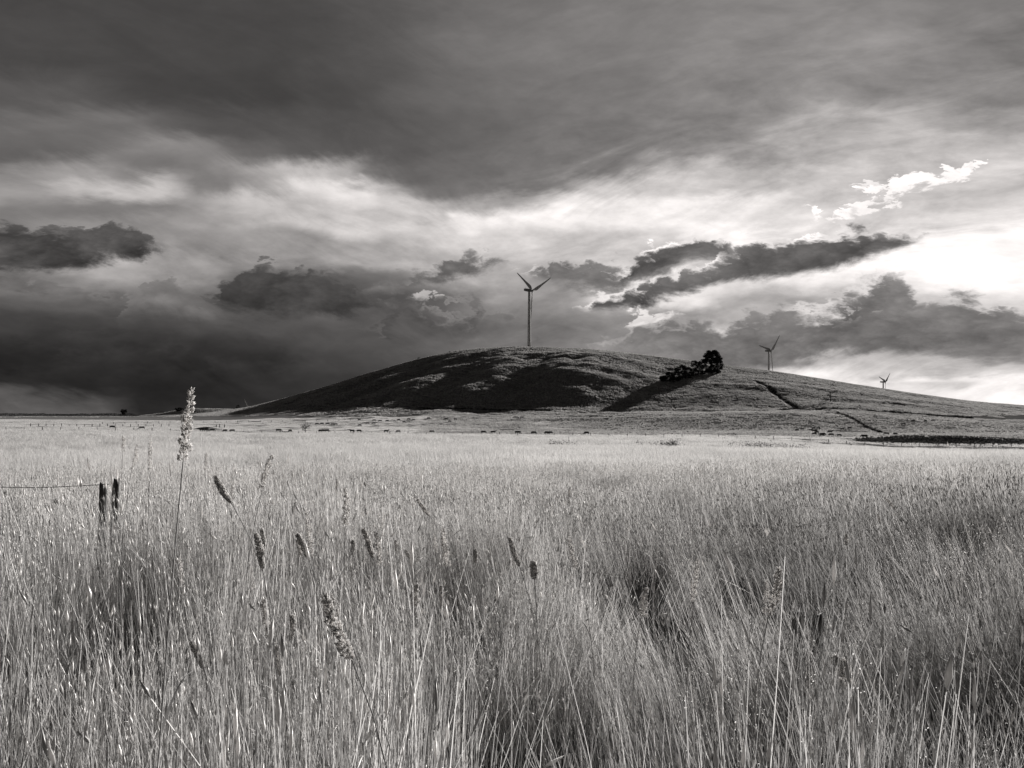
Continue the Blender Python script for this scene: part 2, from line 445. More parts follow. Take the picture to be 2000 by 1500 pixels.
def base_h(x, y):
    x = np.asarray(x, float); y = np.asarray(y, float)
    Y = np.clip(y, 0.0, 29999.0)
    px = np.clip(1000.0 + F * x / np.maximum(Y, 5.0), -899.0, 2899.0)
    i = np.clip(np.searchsorted(RY, Y, side='right') - 1, 0, len(RY) - 2)
    t = (Y - RY[i]) / (RY[i + 1] - RY[i]); H = RY[i + 1] - RY[i]
    u = (px - PXG[0]) / 10.0
    j = np.clip(np.floor(u).astype(int), 0, len(PXG) - 2); fu = u - j

    def L(A, ii): return A[ii, j] * (1 - fu) + A[ii, j + 1] * fu
    t2 = t * t; t3 = t2 * t
    z = (2 * t3 - 3 * t2 + 1) * L(RZ, i) + (t3 - 2 * t2 + t) * H * L(RM, i) + (-2 * t3 + 3 * t2) * L(RZ, i + 1) + (t3 - t2) * H * L(RM, i + 1)
    return z


def height(x, y):
    x = np.asarray(x, float); y = np.asarray(y, float)
    z = base_h(x, y)
    for (bx, by, sx, sy, r, hh) in BUMPS:
        c, s = math.cos(r), math.sin(r)
        u = (x - bx) * c - (y - by) * s; v = (x - bx) * s + (y - by) * c
        e = (u / sx) ** 2 + (v / sy) ** 2
        z = z + hh * np.exp(-e)
    hill = np.clip((y - 520) / 120, 0, 1) * np.clip((1035 - y) / 90, 0, 1)
    px = 1000 + F * x / np.maximum(y, 5.0)
    hill = hill * np.clip((px - 420) / 200, 0, 1)
    c, s = math.cos(0.5), math.sin(0.5)
    u = x * c - y * s; v = x * s + y * c
    z = z + hill * ((fbm(u / 40.0, v / 110.0, 3, 3) * 4.6 + fbm(x / 26.0, y / 18.0, 3, 15) * 1.1 + fbm(x / 12.0, y / 8.0, 3, 11) * 0.35) * (1 - 0.55 * np.clip((px - 1150) / 200, 0, 1)))
    mid = np.clip((y - 290) / 60, 0, 1) * np.clip((1300 - y) / 200, 0, 1)
    z = z + mid * fbm(x / 40.0, y / 22.0, 3, 21) * 0.45
    near = np.clip((290 - y) / 20, 0, 1)
    z = z + near * fbm(x / 9.0, y / 9.0, 3, 31) * 0.10
    for pts, w, dep in GULLIES:
        d = seg_dist(x, y, pts)
        z = z - dep * np.exp(-(d / w) ** 2)
    return z


GULLIES = []


def hit(px, py, ymin=20.0, ymax=2500.0, n=5000):
    """first point where the sight line through (px, py) meets the ground"""
    Y = ymin * (ymax / ymin) ** (np.arange(n) / (n - 1.0))
    x = px2x(px, Y); zl = zat(py, Y)
    h = height(x, Y)
    k = np.nonzero(h >= zl)[0]
    if len(k) == 0:
        return None
    k = k[0]
    return (float(x[k]), float(Y[k]), float(h[k]))


def line_on_ground(pts):
    out = []
    for px, py in pts:
        p = hit(px, py, 285.0)
        if p: out.append((p[0], p[1]))
    return out


_g1 = line_on_ground([(1478, 744), (1500, 756), (1522, 774), (1545, 790), (1566, 800), (1592, 800.5), (1610, 797)])
_g2 = line_on_ground([(820, 797.5), (880, 799), (960, 801), (1050, 803), (1150, 804.5), (1250, 804.5), (1400, 804), (1500, 803), (1566, 801), (1640, 800), (1700, 804), (1760, 808), (1830, 813), (1900, 818)])
_g3 = line_on_ground([(1610, 803), (1650, 812), (1680, 827), (1700, 838), (1722, 846)])
_g4 = line_on_ground([(1545, 725), (1556, 745), (1566, 770)])
_g5 = line_on_ground([(1628, 752), (1622, 775), (1605, 790), (1592, 799)])
_g6 = line_on_ground([(390, 836), (420, 842), (470, 844), (560, 844)])
GULLIES = [(_g1, 3.2, 2.4), (_g2, 2.6, 0.7), (_g3, 2.2, 0.6), (_g4, 1.6, 0.7), (_g5, 1.8, 1.0), (_g6, 2.0, 0.9)]


# ------------------------------------------------------------------ materials
def new_mat(name):
    m = bpy.data.materials.new(name)
    m.use_nodes = True
    nt = m.node_tree
    nt.nodes.clear()
    E.nt = nt
    o = nt.nodes.new('ShaderNodeOutputMaterial')
    return m, nt, o


def warm(nt, v):
    """grey value -> very slightly warm grey"""
    return vec(v * 1.01, v * 0.993, v * 0.978)


def mat_plain(name, val, rough=0.8, spec=0.3, nscale=3.0, namt=0.25, metallic=0.0, bump=0.0):
    m, nt, o = new_mat(name)
    b = nt.nodes.new('ShaderNodeBsdfPrincipled')
    tc = nt.nodes.new('ShaderNodeTexCoord')
    n = noise(tc.outputs['Object'], nscale, 5, 0.6)
    v = (n - 0.5) * (2 * namt * val) + val
    nt.links.new(warm(nt, v), b.inputs['Base Color'])
    b.inputs['Roughness'].default_value = rough
    b.inputs['Specular IOR Level'].default_value = spec
    b.inputs['Metallic'].default_value = metallic
    if bump:
        bn = nt.nodes.new('ShaderNodeBump')
        bn.inputs['Strength'].default_value = bump
        bn.inputs['Distance'].default_value = 0.02
        nt.links.new(n.k, bn.inputs['Height'])
        nt.links.new(bn.outputs[0], b.inputs['Normal'])
    nt.links.new(b.outputs[0], o.inputs[0])
    return m


def mat_grass(name, val, trans=0.35, spread=0.35, patch=0.2, pscale=0.12, instanced=True, gloss=0.0, near_dark=0.0, pale=0.0):
    m, nt, o = new_mat(name)
    at = nt.nodes.new('ShaderNodeAttribute'); at.attribute_name = 'shade'
    s = E(at.outputs['Fac'])
    oi = nt.nodes.new('ShaderNodeObjectInfo')
    ge = nt.nodes.new('ShaderNodeNewGeometry')
    pn = noise(ge.outputs['Position'], pscale, 4, 0.6)
    v = (s - 0.5) * (2 * spread) + 1.0
    if instanced:
        v = v * ((E(oi.outputs['Random']) - 0.5) * 0.24 + 1.0)
    v = v * ((pn - 0.5) * (4 * patch) + 1.0)
    if near_dark:
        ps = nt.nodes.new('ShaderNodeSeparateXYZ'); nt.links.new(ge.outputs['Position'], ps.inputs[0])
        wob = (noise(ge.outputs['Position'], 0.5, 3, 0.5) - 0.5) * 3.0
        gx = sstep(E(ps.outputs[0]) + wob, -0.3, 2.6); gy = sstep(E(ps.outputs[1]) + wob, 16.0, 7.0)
        v = v * (1.0 - gx * gy * near_dark)               # darker grass on the near right
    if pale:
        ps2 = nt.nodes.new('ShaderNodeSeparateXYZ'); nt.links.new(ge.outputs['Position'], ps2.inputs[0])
        v = v * (sstep(E(ps2.outputs[1]), 7.0, 22.0) * pale + 1.0)   # paler grass farther out
    v = minn(maxx(v, 0.1) * val, 0.88)
    c = warm(nt, v)
    d = nt.nodes.new('ShaderNodeBsdfDiffuse'); nt.links.new(c, d.inputs[0])
    t = nt.nodes.new('ShaderNodeBsdfTranslucent'); nt.links.new(c, t.inputs[0])
    mx = nt.nodes.new('ShaderNodeMixShader'); mx.inputs[0].default_value = trans
    nt.links.new(d.outputs[0], mx.inputs[1]); nt.links.new(t.outputs[0], mx.inputs[2])
    last = mx
    if gloss:
        g = nt.nodes.new('ShaderNodeBsdfGlossy'); g.inputs['Roughness'].default_value = 0.45
        g.inputs[0].default_value = (0.9, 0.88, 0.86, 1)
        m2 = nt.nodes.new('ShaderNodeMixShader'); m2.inputs[0].default_value = gloss
        nt.links.new(mx.outputs[0], m2.inputs[1]); nt.links.new(g.outputs[0], m2.inputs[2])
        last = m2
    nt.links.new(last.outputs[0], o.inputs[0])
    return m


def mat_ground(name, val, nsc, bstr, bdist, spread=0.5, low=None):
    m, nt, o = new_mat(name)
    b = nt.nodes.new('ShaderNodeBsdfDiffuse')
    b.inputs['Roughness'].default_value = 0.6
    ge = nt.nodes.new('ShaderNodeNewGeometry')
    n1 = noise(ge.outputs['Position'], nsc, 6, 0.7)
    n2 = noise(ge.outputs['Position'], nsc * 0.07, 4, 0.6)
    v = ((n1 - 0.5) * (2 * spread) + 1.0) * ((n2 - 0.5) * 0.8 + 1.0) * val
    if low:
        ps = nt.nodes.new('ShaderNodeSeparateXYZ'); nt.links.new(ge.outputs['Position'], ps.inputs[0])
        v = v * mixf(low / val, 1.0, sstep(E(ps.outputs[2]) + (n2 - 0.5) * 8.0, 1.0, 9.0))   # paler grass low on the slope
    nt.links.new(warm(nt, maxx(v, 0.01)), b.inputs['Color'])
    bn = nt.nodes.new('ShaderNodeBump')
    bn.inputs['Strength'].default_value = bstr
    bn.inputs['Distance'].default_value = bdist
    nt.links.new(n1.k, bn.inputs['Height'])
    nt.links.new(bn.outputs[0], b.inputs['Normal'])
    nt.links.new(b.outputs[0], o.inputs[0])
    return m


M_SOIL = mat_ground('soil_and_litter', 0.11, 9.0, 0.6, 0.05)
M_PAST = mat_ground('dry_pasture', 0.27, 0.9, 1.0, 0.5, 0.35)
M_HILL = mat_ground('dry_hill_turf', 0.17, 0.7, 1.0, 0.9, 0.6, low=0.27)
M_GRASS = mat_grass('dry_grass', 0.48, 0.36, 0.9, 0.16, 0.22, gloss=0.07, near_dark=0.38, pale=0.32)
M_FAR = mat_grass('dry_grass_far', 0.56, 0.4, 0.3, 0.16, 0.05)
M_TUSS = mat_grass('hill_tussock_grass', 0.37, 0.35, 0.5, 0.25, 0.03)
M_HEAD = mat_grass('grass_seed_head', 0.82, 0.5, 0.5, 0.0, 1.0, False)
M_STEM = mat_grass('grass_stem', 0.42, 0.2, 0.3, 0.0, 1.0, False)
M_LEAF = mat_grass('dark_foliage', 0.035, 0.15, 0.6, 0.0, 1.0, False)
M_DLEAF = mat_grass('dull_shrub_leaf', 0.06, 0.15, 0.6, 0.0, 1.0, False)
M_BANK = mat_grass('bank_rushes', 0.10, 0.2, 0.8, 0.3, 0.2, False)
M_BARK = mat_plain('bark', 0.07, 0.9, 0.1, 8.0, 0.5, bump=0.4)
M_POST = mat_plain('weathered_timber', 0.10, 0.9, 0.1, 14.0, 0.6, bump=0.8)
M_WIRE = mat_plain('fence_wire', 0.12, 0.5, 0.5, 5.0, 0.2, metallic=0.7)
M_TOWER = mat_plain('painted_steel', 0.50, 0.8, 0.1, 0.25, 0.08)
M_BLADE = mat_plain('blade_gelcoat', 0.36, 0.7, 0.1, 0.3, 0.06)
M_NAC = mat_plain('nacelle_shell', 0.22, 0.7, 0.1, 0.6, 0.12)
M_HIDE = mat_plain('dark_cattle_hide', 0.03, 0.7, 0.2, 2.0, 0.4)


# ------------------------------------------------------------------ mesh helpers
def tag(o, label=None, cat=None, group=None, kind=None):
    if label: o['label'] = label
    if cat: o['category'] = cat
    if group: o['group'] = group
    if kind: o['kind'] = kind
    return o


def empty(name, loc, rz=0.0):
    o = bpy.data.objects.new(name, None)
    o.empty_display_size = 0.5
    o.location = loc
    o.rotation_euler = (0, 0, rz)
    COL.objects.link(o)
    return o


def mesh_np(name, V, Q=None, T=None, shade=None, smooth=False):
    """numpy vertices + quads + triangles -> mesh"""
    V = np.asarray(V, np.float32).reshape(-1, 3)
    Q = np.zeros((0, 4), np.int32) if Q is None else np.asarray(Q, np.int32).reshape(-1, 4)
    T = np.zeros((0, 3), np.int32) if T is None else np.asarray(T, np.int32).reshape(-1, 3)
    me = bpy.data.meshes.new(name)
    me.vertices.add(len(V)); me.vertices.foreach_set('co', V.ravel())
    nl = Q.size + T.size
    me.loops.add(nl)
    me.loops.foreach_set('vertex_index', np.concatenate([Q.ravel(), T.ravel()]))
    me.polygons.add(len(Q) + len(T))
    ls = np.concatenate([np.arange(len(Q)) * 4, Q.size + np.arange(len(T)) * 3]).astype(np.int32)
    me.polygons.foreach_set('loop_start', ls)
    if smooth:
        me.polygons.foreach_set('use_smooth', np.ones(len(Q) + len(T), bool))
    me.update(calc_edges=True)
    if shade is not None:
        a = me.attributes.new('shade', 'FLOAT', 'POINT')
        a.data.foreach_set('value', np.asarray(shade, np.float32))
    return me


def link(name, me, mat, parent=None):
    o = bpy.data.objects.new(name, me)
    if mat is not None:
        me.materials.append(mat)
    COL.objects.link(o)
    if parent is not None:
        o.parent = parent
    return o


class MB:
    """collects tubes, rings and leaves, builds ONE mesh"""
    def __init__(s):
        s.v = []; s.q = []; s.t = []; s.s = []; s.n = 0

    def add(s, V, Q=None, T=None, shade=0.5):
        V = np.asarray(V, float).reshape(-1, 3)
        s.v.append(V)
        if Q is not None and len(Q): s.q.append(np.asarray(Q, int).reshape(-1, 4) + s.n)
        if T is not None and len(T): s.t.append(np.asarray(T, int).reshape(-1, 3) + s.n)
        s.s.append(np.full(len(V), shade) if np.isscalar(shade) else np.asarray(shade, float))
        s.n += len(V)

    def tube(s, pts, rad, k=6, shade=0.5, cap=True):
        pts = np.asarray(pts, float); n = len(pts)
        rad = np.full(n, rad) if np.isscalar(rad) else np.asarray(rad, float)
        d = np.gradient(pts, axis=0)
        d /= np.linalg.norm(d, axis=1)[:, None] + 1e-9
        up = np.array([0, 0, 1.0]) if abs(d[0, 2]) < 0.9 else np.array([1.0, 0, 0])
        V = []
        u = np.cross(up, d[0]); u /= np.linalg.norm(u)
        for i in range(n):
            u = u - d[i] * np.dot(u, d[i]); u /= np.linalg.norm(u) + 1e-9
            w = np.cross(d[i], u)
            for j in range(k):
                a = 2 * math.pi * j / k
                V.append(pts[i] + rad[i] * (math.cos(a) * u + math.sin(a) * w))
        Q = [(i * k + j, i * k + (j + 1) % k, (i + 1) * k + (j + 1) % k, (i + 1) * k + j) for i in range(n - 1) for j in range(k)]
        T = []
        if cap:
            V.append(pts[0]); V.append(pts[-1])
            a, b = n * k, n * k + 1
            T = [(a, (j + 1) % k, j) for j in range(k)] + [(b, (n - 1) * k + j, (n - 1) * k + (j + 1) % k) for j in range(k)]
        s.add(V, Q, T, shade)

    def box(s, lo, hi, M=None, shade=0.5):
        x0, y0, z0 = lo; x1, y1, z1 = hi
        V = np.array([(x0, y0, z0), (x1, y0, z0), (x1, y1, z0), (x0, y1, z0), (x0, y0, z1), (x1, y0, z1), (x1, y1, z1), (x0, y1, z1)], float)
        if M is not None:
            V = np.array([M @ Vector(v) for v in V])
        s.add(V, [(0, 3, 2, 1), (4, 5, 6, 7), (0, 1, 5, 4), (1, 2, 6, 5), (2, 3, 7, 6), (3, 0, 4, 7)], shade=shade)

    def leaves(s, C, size, rng, shade=None, up=0.3, aspect=0.6):
        """many small randomly turned leaf quads centred on C"""
        C = np.asarray(C, float); n = len(C)
        a = rng.normal(size=(n, 3)); a /= np.linalg.norm(a, axis=1)[:, None]
        b = rng.normal(size=(n, 3)); b -= a * (a * b).sum(1)[:, None]; b /= np.linalg.norm(b, axis=1)[:, None]
        sz = (size * rng.uniform(0.6, 1.4, n))[:, None]
        V = np.stack([C - a * sz, C - b * sz * aspect, C + a * sz, C + b * sz * aspect], 1).reshape(-1, 3)
        Q = np.arange(4 * n).reshape(-1, 4)
        sh = rng.uniform(0, 1, n) if shade is None else shade
        s.add(V, Q, shade=np.repeat(sh, 4))

    def build(s, name, mat, parent=None, smooth=False):
        me = mesh_np(name, np.concatenate(s.v), np.concatenate(s.q) if s.q else None, np.concatenate(s.t) if s.t else None, np.concatenate(s.s), smooth)
        return link(name, me, mat, parent)


# ------------------------------------------------------------------ terrain sheet
def build_terrain():
    r = [0.0, 0.6]
    while r[-1] < 40: r.append(r[-1] * 1.06)
    while r[-1] < 270: r.append(r[-1] * 1.015)
    while r[-1] < 1130: r.append(r[-1] + 2.2)
    while r[-1] < 28000: r.append(r[-1] * 1.03)
    r = np.array(r[1:])
    a1 = np.linspace(-42, 42, 1150)
    a2 = np.linspace(42, 318, 120)[1:-1]
    az = np.radians(np.concatenate([a1, a2]))
    A, R = np.meshgrid(az, r)
    # in the front sector the rings are straight (constant Y) so that the crest line stays crisp
    k = np.clip((math.radians(60) - np.abs(((A + math.pi) % (2 * math.pi)) - math.pi)) / math.radians(18), 0, 1)
    Rr = R * (1 + (1 / np.maximum(np.cos(A), 0.5) - 1) * k)
    X = Rr * np.sin(A); Y = Rr * np.cos(A)
    Z = height(X, Y)
    nr, na = X.shape
    V = np.stack([X, Y, Z], -1).reshape(-1, 3)
    i = np.arange(nr - 1)[:, None]; j = np.arange(na)[None, :]
    jn = (j + 1) % na
    Q = np.stack([i * na + j, i * na + jn, (i + 1) * na + jn, (i + 1) * na + j], -1).reshape(-1, 4)
    Qy = V[Q].mean(1)
    px = 1000 + F * Qy[:, 0] / np.maximum(Qy[:, 1], 5)
    ishill = (Qy[:, 1] > 600) & (Qy[:, 1] < 4000) & (px > 270) & (px < 2500) & (Qy[:, 2] > 1.2)
    hz = Qy[:, 2]
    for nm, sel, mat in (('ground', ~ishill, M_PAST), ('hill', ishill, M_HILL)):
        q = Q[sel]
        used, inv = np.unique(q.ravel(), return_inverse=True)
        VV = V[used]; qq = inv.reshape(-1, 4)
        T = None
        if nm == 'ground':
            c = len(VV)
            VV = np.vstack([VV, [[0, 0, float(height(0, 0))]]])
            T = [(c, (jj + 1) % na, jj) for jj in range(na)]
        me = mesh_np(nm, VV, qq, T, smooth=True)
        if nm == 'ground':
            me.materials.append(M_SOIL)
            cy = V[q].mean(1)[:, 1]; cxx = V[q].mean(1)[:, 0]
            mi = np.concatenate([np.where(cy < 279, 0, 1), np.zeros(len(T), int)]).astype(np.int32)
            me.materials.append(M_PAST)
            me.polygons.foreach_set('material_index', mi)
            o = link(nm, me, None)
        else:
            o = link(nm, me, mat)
        tag(o, kind='structure')


build_terrain()


# ------------------------------------------------------------------ grass: clump meshes scattered as instances
def clump(name, n, rad, hmin, hmax, width, lean, seed, heads=0.0, headlen=0.06, headw=0.006, segs=4, wind=(-0.12, -0.03), curl=0.35, mat=None):
    g = np.random.default_rng(seed)
    th = g.uniform(0, 2 * math.pi, n); rr = rad * np.sqrt(g.uniform(0, 1, n))
    x0 = rr * np.cos(th); y0 = rr * np.sin(th)
    H = g.uniform(hmin, hmax, n) * g.uniform(0.75, 1.0, n)
    la = g.uniform(0, 2 * math.pi, n); lm = np.abs(g.normal(0, lean, n))
    lx = np.cos(la) * lm + wind[0]; ly = np.sin(la) * lm + wind[1]
    fa = g.uniform(0, 2 * math.pi, n)
    wx = np.cos(fa); wy = np.sin(fa)
    W = width * g.uniform(0.6, 1.4, n)
    t = np.linspace(0, 1, segs + 1)
    Vs = []
    for k, tt in enumerate(t):
        b = tt + curl * tt * tt
        cxx = x0 + lx * H * b; cyy = y0 + ly * H * b
        zz = H * (tt - 0.25 * (lm ** 1.0) * tt * tt) - 0.03
        w = W * (1 - 0.75 * tt) * 0.5
        Vs.append(np.stack([cxx - wx * w, cyy - wy * w, zz], 1))
        Vs.append(np.stack([cxx + wx * w, cyy + wy * w, zz], 1))
    V = np.stack(Vs, 1)                       # n, 2*(segs+1), 3
    m = 2 * (segs + 1)
    base = (np.arange(n) * m)[:, None]
    Q = np.concatenate([base + np.array([2 * k, 2 * k + 1, 2 * k + 3, 2 * k + 2]) for k in range(segs)], 0)
    sh = np.repeat(g.uniform(0, 1, n), m)
    V = V.reshape(-1, 3)
    Tt = None
    if heads > 0:
        sel = np.nonzero(g.uniform(0, 1, n) < heads)[0]
        kn = len(sel)
        tip = np.stack([x0 + lx * H * (1 + curl), y0 + ly * H * (1 + curl), H * (1 - 0.25 * lm) - 0.03], 1)[sel]
        d = np.stack([lx * (1 + 2 * curl), ly * (1 + 2 * curl), np.ones(n)], 1)[sel]
        d /= np.linalg.norm(d, axis=1)[:, None]
        u = np.cross(d, np.array([0.3, 1, 0.1])); u /= np.linalg.norm(u, axis=1)[:, None]; w = np.cross(d, u)
        ln = headlen * g.uniform(0.6, 1.3, kn)[:, None]; hw = headw * g.uniform(0.6, 1.3, kn)[:, None]
        c = tip + d * ln * 0.4
        P = [tip, c + u * hw, c + w * hw, c - u * hw, c - w * hw, tip + d * ln]
        HV = np.stack(P, 1).reshape(-1, 3)
        hb = (np.arange(kn) * 6)[:, None] + len(V)
        Tt = np.concatenate([hb + np.array(f) for f in ((0, 2, 1), (0, 3, 2), (0, 4, 3), (0, 1, 4), (5, 1, 2), (5, 2, 3), (5, 3, 4), (5, 4, 1))], 0)
        V = np.vstack([V, HV])
        sh = np.concatenate([sh, np.repeat(g.uniform(0.3, 1.0, kn), 6)])
    me = mesh_np(name, V, Q, Tt, sh)
    me.materials.append(mat)
    return bpy.data.objects.new(name, me)     # kept out of the scene: only its instances render


def tufts(name, nt_, rad, nb, trad, hmin, hmax, width, seed, mat):
    g = np.random.default_rng(seed)
    V = []; Q = []; S = []; n0 = 0
    for i in range(nt_):
        a = g.uniform(0, 6.283); r = rad * math.sqrt(g.uniform(0, 1)); cx_, cy_ = r * math.cos(a), r * math.sin(a)
        k = g.uniform(0.6, 1.3); hh = g.uniform(hmin, hmax); sh = g.uniform(0.1, 0.9)
        for j in range(nb):
            a = g.uniform(0, 6.283); q = trad * k * math.sqrt(g.uniform(0, 1)); x, y = cx_ + q * math.cos(a), cy_ + q * math.sin(a)
            ln = g.uniform(0.2, 0.75) * hh; f = g.uniform(0, 6.283); w = width * g.uniform(0.6, 1.3) / 2
            h = hh * g.uniform(0.6, 1.0)
            wx, wy = math.cos(f) * w, math.sin(f) * w; dx, dy = math.cos(a) * ln, math.sin(a) * ln
            V += [(x - wx, y - wy, -0.1), (x + wx, y + wy, -0.1), (x + wx * 0.8 + dx * 0.4, y + wy * 0.8 + dy * 0.4, h * 0.65), (x - wx * 0.8 + dx * 0.4, y - wy * 0.8 + dy * 0.4, h * 0.65),
                  (x + wx * 0.3 + dx, y + wy * 0.3 + dy, h), (x - wx * 0.3 + dx, y - wy * 0.3 + dy, h)]
            Q += [(n0, n0 + 1, n0 + 2, n0 + 3), (n0 + 3, n0 + 2, n0 + 4, n0 + 5)]; n0 += 6
            S += [min(1, max(0, sh + g.normal(0, 0.12)))] * 6
    me = mesh_np(name, V, Q, None, S)
    me.materials.append(mat)
    return bpy.data.objects.new(name, me)


def scatter(name, protos, P, rot, scl, idx, label, cat):
    me = bpy.data.meshes.new(name)
    P = np.asarray(P, np.float32)
    me.vertices.add(len(P)); me.vertices.foreach_set('co', P.ravel())
    a = me.attributes.new('rot', 'FLOAT_VECTOR', 'POINT'); a.data.foreach_set('vector', np.asarray(rot, np.float32).ravel())
    a = me.attributes.new('scl', 'FLOAT_VECTOR', 'POINT'); a.data.foreach_set('vector', np.asarray(scl, np.float32).ravel())
    a = me.attributes.new('idx', 'INT', 'POINT'); a.data.foreach_set('value', np.asarray(idx, np.int32))
    o = bpy.data.objects.new(name, me)
    COL.objects.link(o)
    ng = bpy.data.node_groups.new(name, 'GeometryNodeTree')
    ng.interface.new_socket('Geometry', in_out='INPUT', socket_type='NodeSocketGeometry')
    ng.interface.new_socket('Geometry', in_out='OUTPUT', socket_type='NodeSocketGeometry')
    gi = ng.nodes.new('NodeGroupInput'); go = ng.nodes.new('NodeGroupOutput')
    ip = ng.nodes.new('GeometryNodeInstanceOnPoints')
    jn = ng.nodes.new('GeometryNodeJoinGeometry')
    for p in reversed(protos):
        oi = ng.nodes.new('GeometryNodeObjectInfo')
        oi.inputs['Object'].default_value = p
        oi.inputs['As Instance'].default_value = True
        ng.links.new(oi.outputs['Geometry'], jn.inputs[0])

    def na(nm, ty):
        n = ng.nodes.new('GeometryNodeInputNamedAttribute')
        n.data_type = ty
        n.inputs[0].default_value = nm
        return n.outputs[0]
    er = ng.nodes.new('FunctionNodeEulerToRotation')
    ng.links.new(na('rot', 'FLOAT_VECTOR'), er.inputs[0])
    ng.links.new(gi.outputs[0], ip.inputs['Points'])
    ng.links.new(jn.outputs[0], ip.inputs['Instance'])
    ip.inputs['Pick Instance'].default_value = True
    ng.links.new(na('idx', 'INT'), ip.inputs['Instance Index'])
    ng.links.new(er.outputs[0], ip.inputs['Rotation'])
    ng.links.new(na('scl', 'FLOAT_VECTOR'), ip.inputs['Scale'])
    ng.links.new(ip.outputs[0], go.inputs[0])
    md = o.modifiers.new('scatter', 'NODES'); md.node_group = ng
    tag(o, label, cat, kind='stuff')
    return o


def slope_rot(x, y, g, amt=1.0, e=1.5):
    """euler so a clump follows the ground, spun about its own axis a little"""
    sx = (height(x + e, y) - height(x - e, y)) / (2 * e) * amt
    sy = (height(x, y + e) - height(x, y - e)) / (2 * e) * amt
    return np.stack([np.arctan(sy), -np.arctan(sx), np.zeros_like(x)], 1)


def sector(r0, r1, dens, half, g, behind=0.0):
    area = math.radians(half) * (r1 * r1 - r0 * r0)
    n = int(area * dens)
    r = np.sqrt(g.uniform(r0 * r0, r1 * r1, n)); a = g.uniform(-half, half, n) * math.pi / 180
    return r * np.sin(a), r * np.cos(a)


HOLLOWS = [(1535, 1046, 0.42, 0.55, 0.92), (1430, 1042, 0.5, 0.32, 0.6), (1325, 1058, 0.5, 0.35, 0.62), (1240, 1026, 0.42, 0.5, 0.75), (1620, 1085, 0.35, 0.25, 0.4), (1180, 1010, 0.4, 0.3, 0.4), (1690, 1110, 0.4, 0.3, 0.35), (1480, 985, 1.4, 0.5, 0.3), (1100, 1190, 0.22, 0.3, 0.6), (880, 892, 3.5, 2.0, 0.3), (205, 948, 0.5, 0.6, 0.5), (490, 905, 0.6, 0.6, 0.25),
           (1640, 965, 3.0, 0.9, 0.25), (1430, 1000, 1.5, 0.8, 0.3), (1180, 915, 5, 2, 0.25), (1760, 1000, 1.5, 0.6, 0.3)]


def hollow(x, y):
    k = np.ones_like(x)
    for px, py, sx, sy, d in HOLLOWS:
        Y = (ZC - 0.78) / (py - HZ) * F
        e = ((x - px2x(px, Y)) / sx) ** 2 + ((y - Y) / sy) ** 2
        k = k - d * np.exp(-e)
    return np.clip(k, 0.12, 1.3)


def canopy(x, y):
    far = np.clip((y - 12) / 25, 0, 1)
    k = 1.0 + fbm(x / 2.6, y / 1.6, 3, 41) * (0.34 - 0.16 * far) + fbm(x / 14, y / 6, 2, 47) * 0.15 + far * fbm(x / 22, y / 9, 3, 49) * 0.38
    return k * hollow(x, y)


def grass_zone(name, protos, r0, r1, dens, half, seed, label, scale=1.0, ring=False, keep=None, jitter=0.1):
    g = np.random.default_rng(seed)
    x, y = sector(r0, r1, dens, half, g)
    if keep is not None:
        m = keep(x, y); x = x[m]; y = y[m]
    kk = hollow(x, y)
    m = g.uniform(0, 1, len(x)) < np.clip(kk * 1.25, 0, 1) ** 1.5      # thin, flattened patches
    m &= (fbm(x / 0.55, y / 0.55, 2, 91) > -0.24) | (y > 9)                # bare gaps between tussocks
    x = x[m]; y = y[m]
    n = len(x)
    rot = slope_rot(x, y, g)
    k = canopy(x, y)
    rot[:, 1] += 0.13 * np.clip(0.6 - x * 0.5, 0, 1) - 0.13 * np.clip((x - 0.3) * 0.8, 0, 1) * np.clip(1.6 - y * 0.1, 0, 1)
    wnd = fbm(x / 6, y / 5, 2, 71)
    rot[:, 1] += wnd * 0.22 + g.normal(0, 0.05, n)
    rot[:, 0] += fbm(x / 5, y / 6, 2, 77) * 0.15
    rot[:, 2] = g.normal(0, 0.9, n)
    s = g.uniform(1 - jitter, 1 + jitter, n) * scale
    scl = np.stack([s, s, s * k], 1)
    P = np.stack([x, y, height(x, y)], 1)
    scatter(name, protos, P, rot, scl, g.integers(0, len(protos), n), label, 'grass')


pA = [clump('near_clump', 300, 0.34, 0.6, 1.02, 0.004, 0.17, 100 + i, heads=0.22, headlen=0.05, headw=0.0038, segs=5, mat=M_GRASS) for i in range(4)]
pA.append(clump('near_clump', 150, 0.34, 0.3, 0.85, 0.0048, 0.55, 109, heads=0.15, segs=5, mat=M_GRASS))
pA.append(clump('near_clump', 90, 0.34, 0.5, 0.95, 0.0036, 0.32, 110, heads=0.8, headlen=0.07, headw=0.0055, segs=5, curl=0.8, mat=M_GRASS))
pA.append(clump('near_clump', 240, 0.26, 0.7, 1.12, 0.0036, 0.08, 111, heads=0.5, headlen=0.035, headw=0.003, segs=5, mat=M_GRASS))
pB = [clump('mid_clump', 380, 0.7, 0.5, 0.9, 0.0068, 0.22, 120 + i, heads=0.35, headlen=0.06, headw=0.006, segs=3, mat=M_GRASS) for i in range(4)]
pC = [clump('far_clump', 700, 1.6, 0.4, 0.72, 0.012, 0.42, 140 + i, heads=0.0, segs=2, mat=M_FAR) for i in range(4)]
pD = [clump('farthest_clump', 800, 3.6, 0.3, 0.55, 0.032, 0.5, 160 + i, segs=2, mat=M_FAR) for i in range(4)]

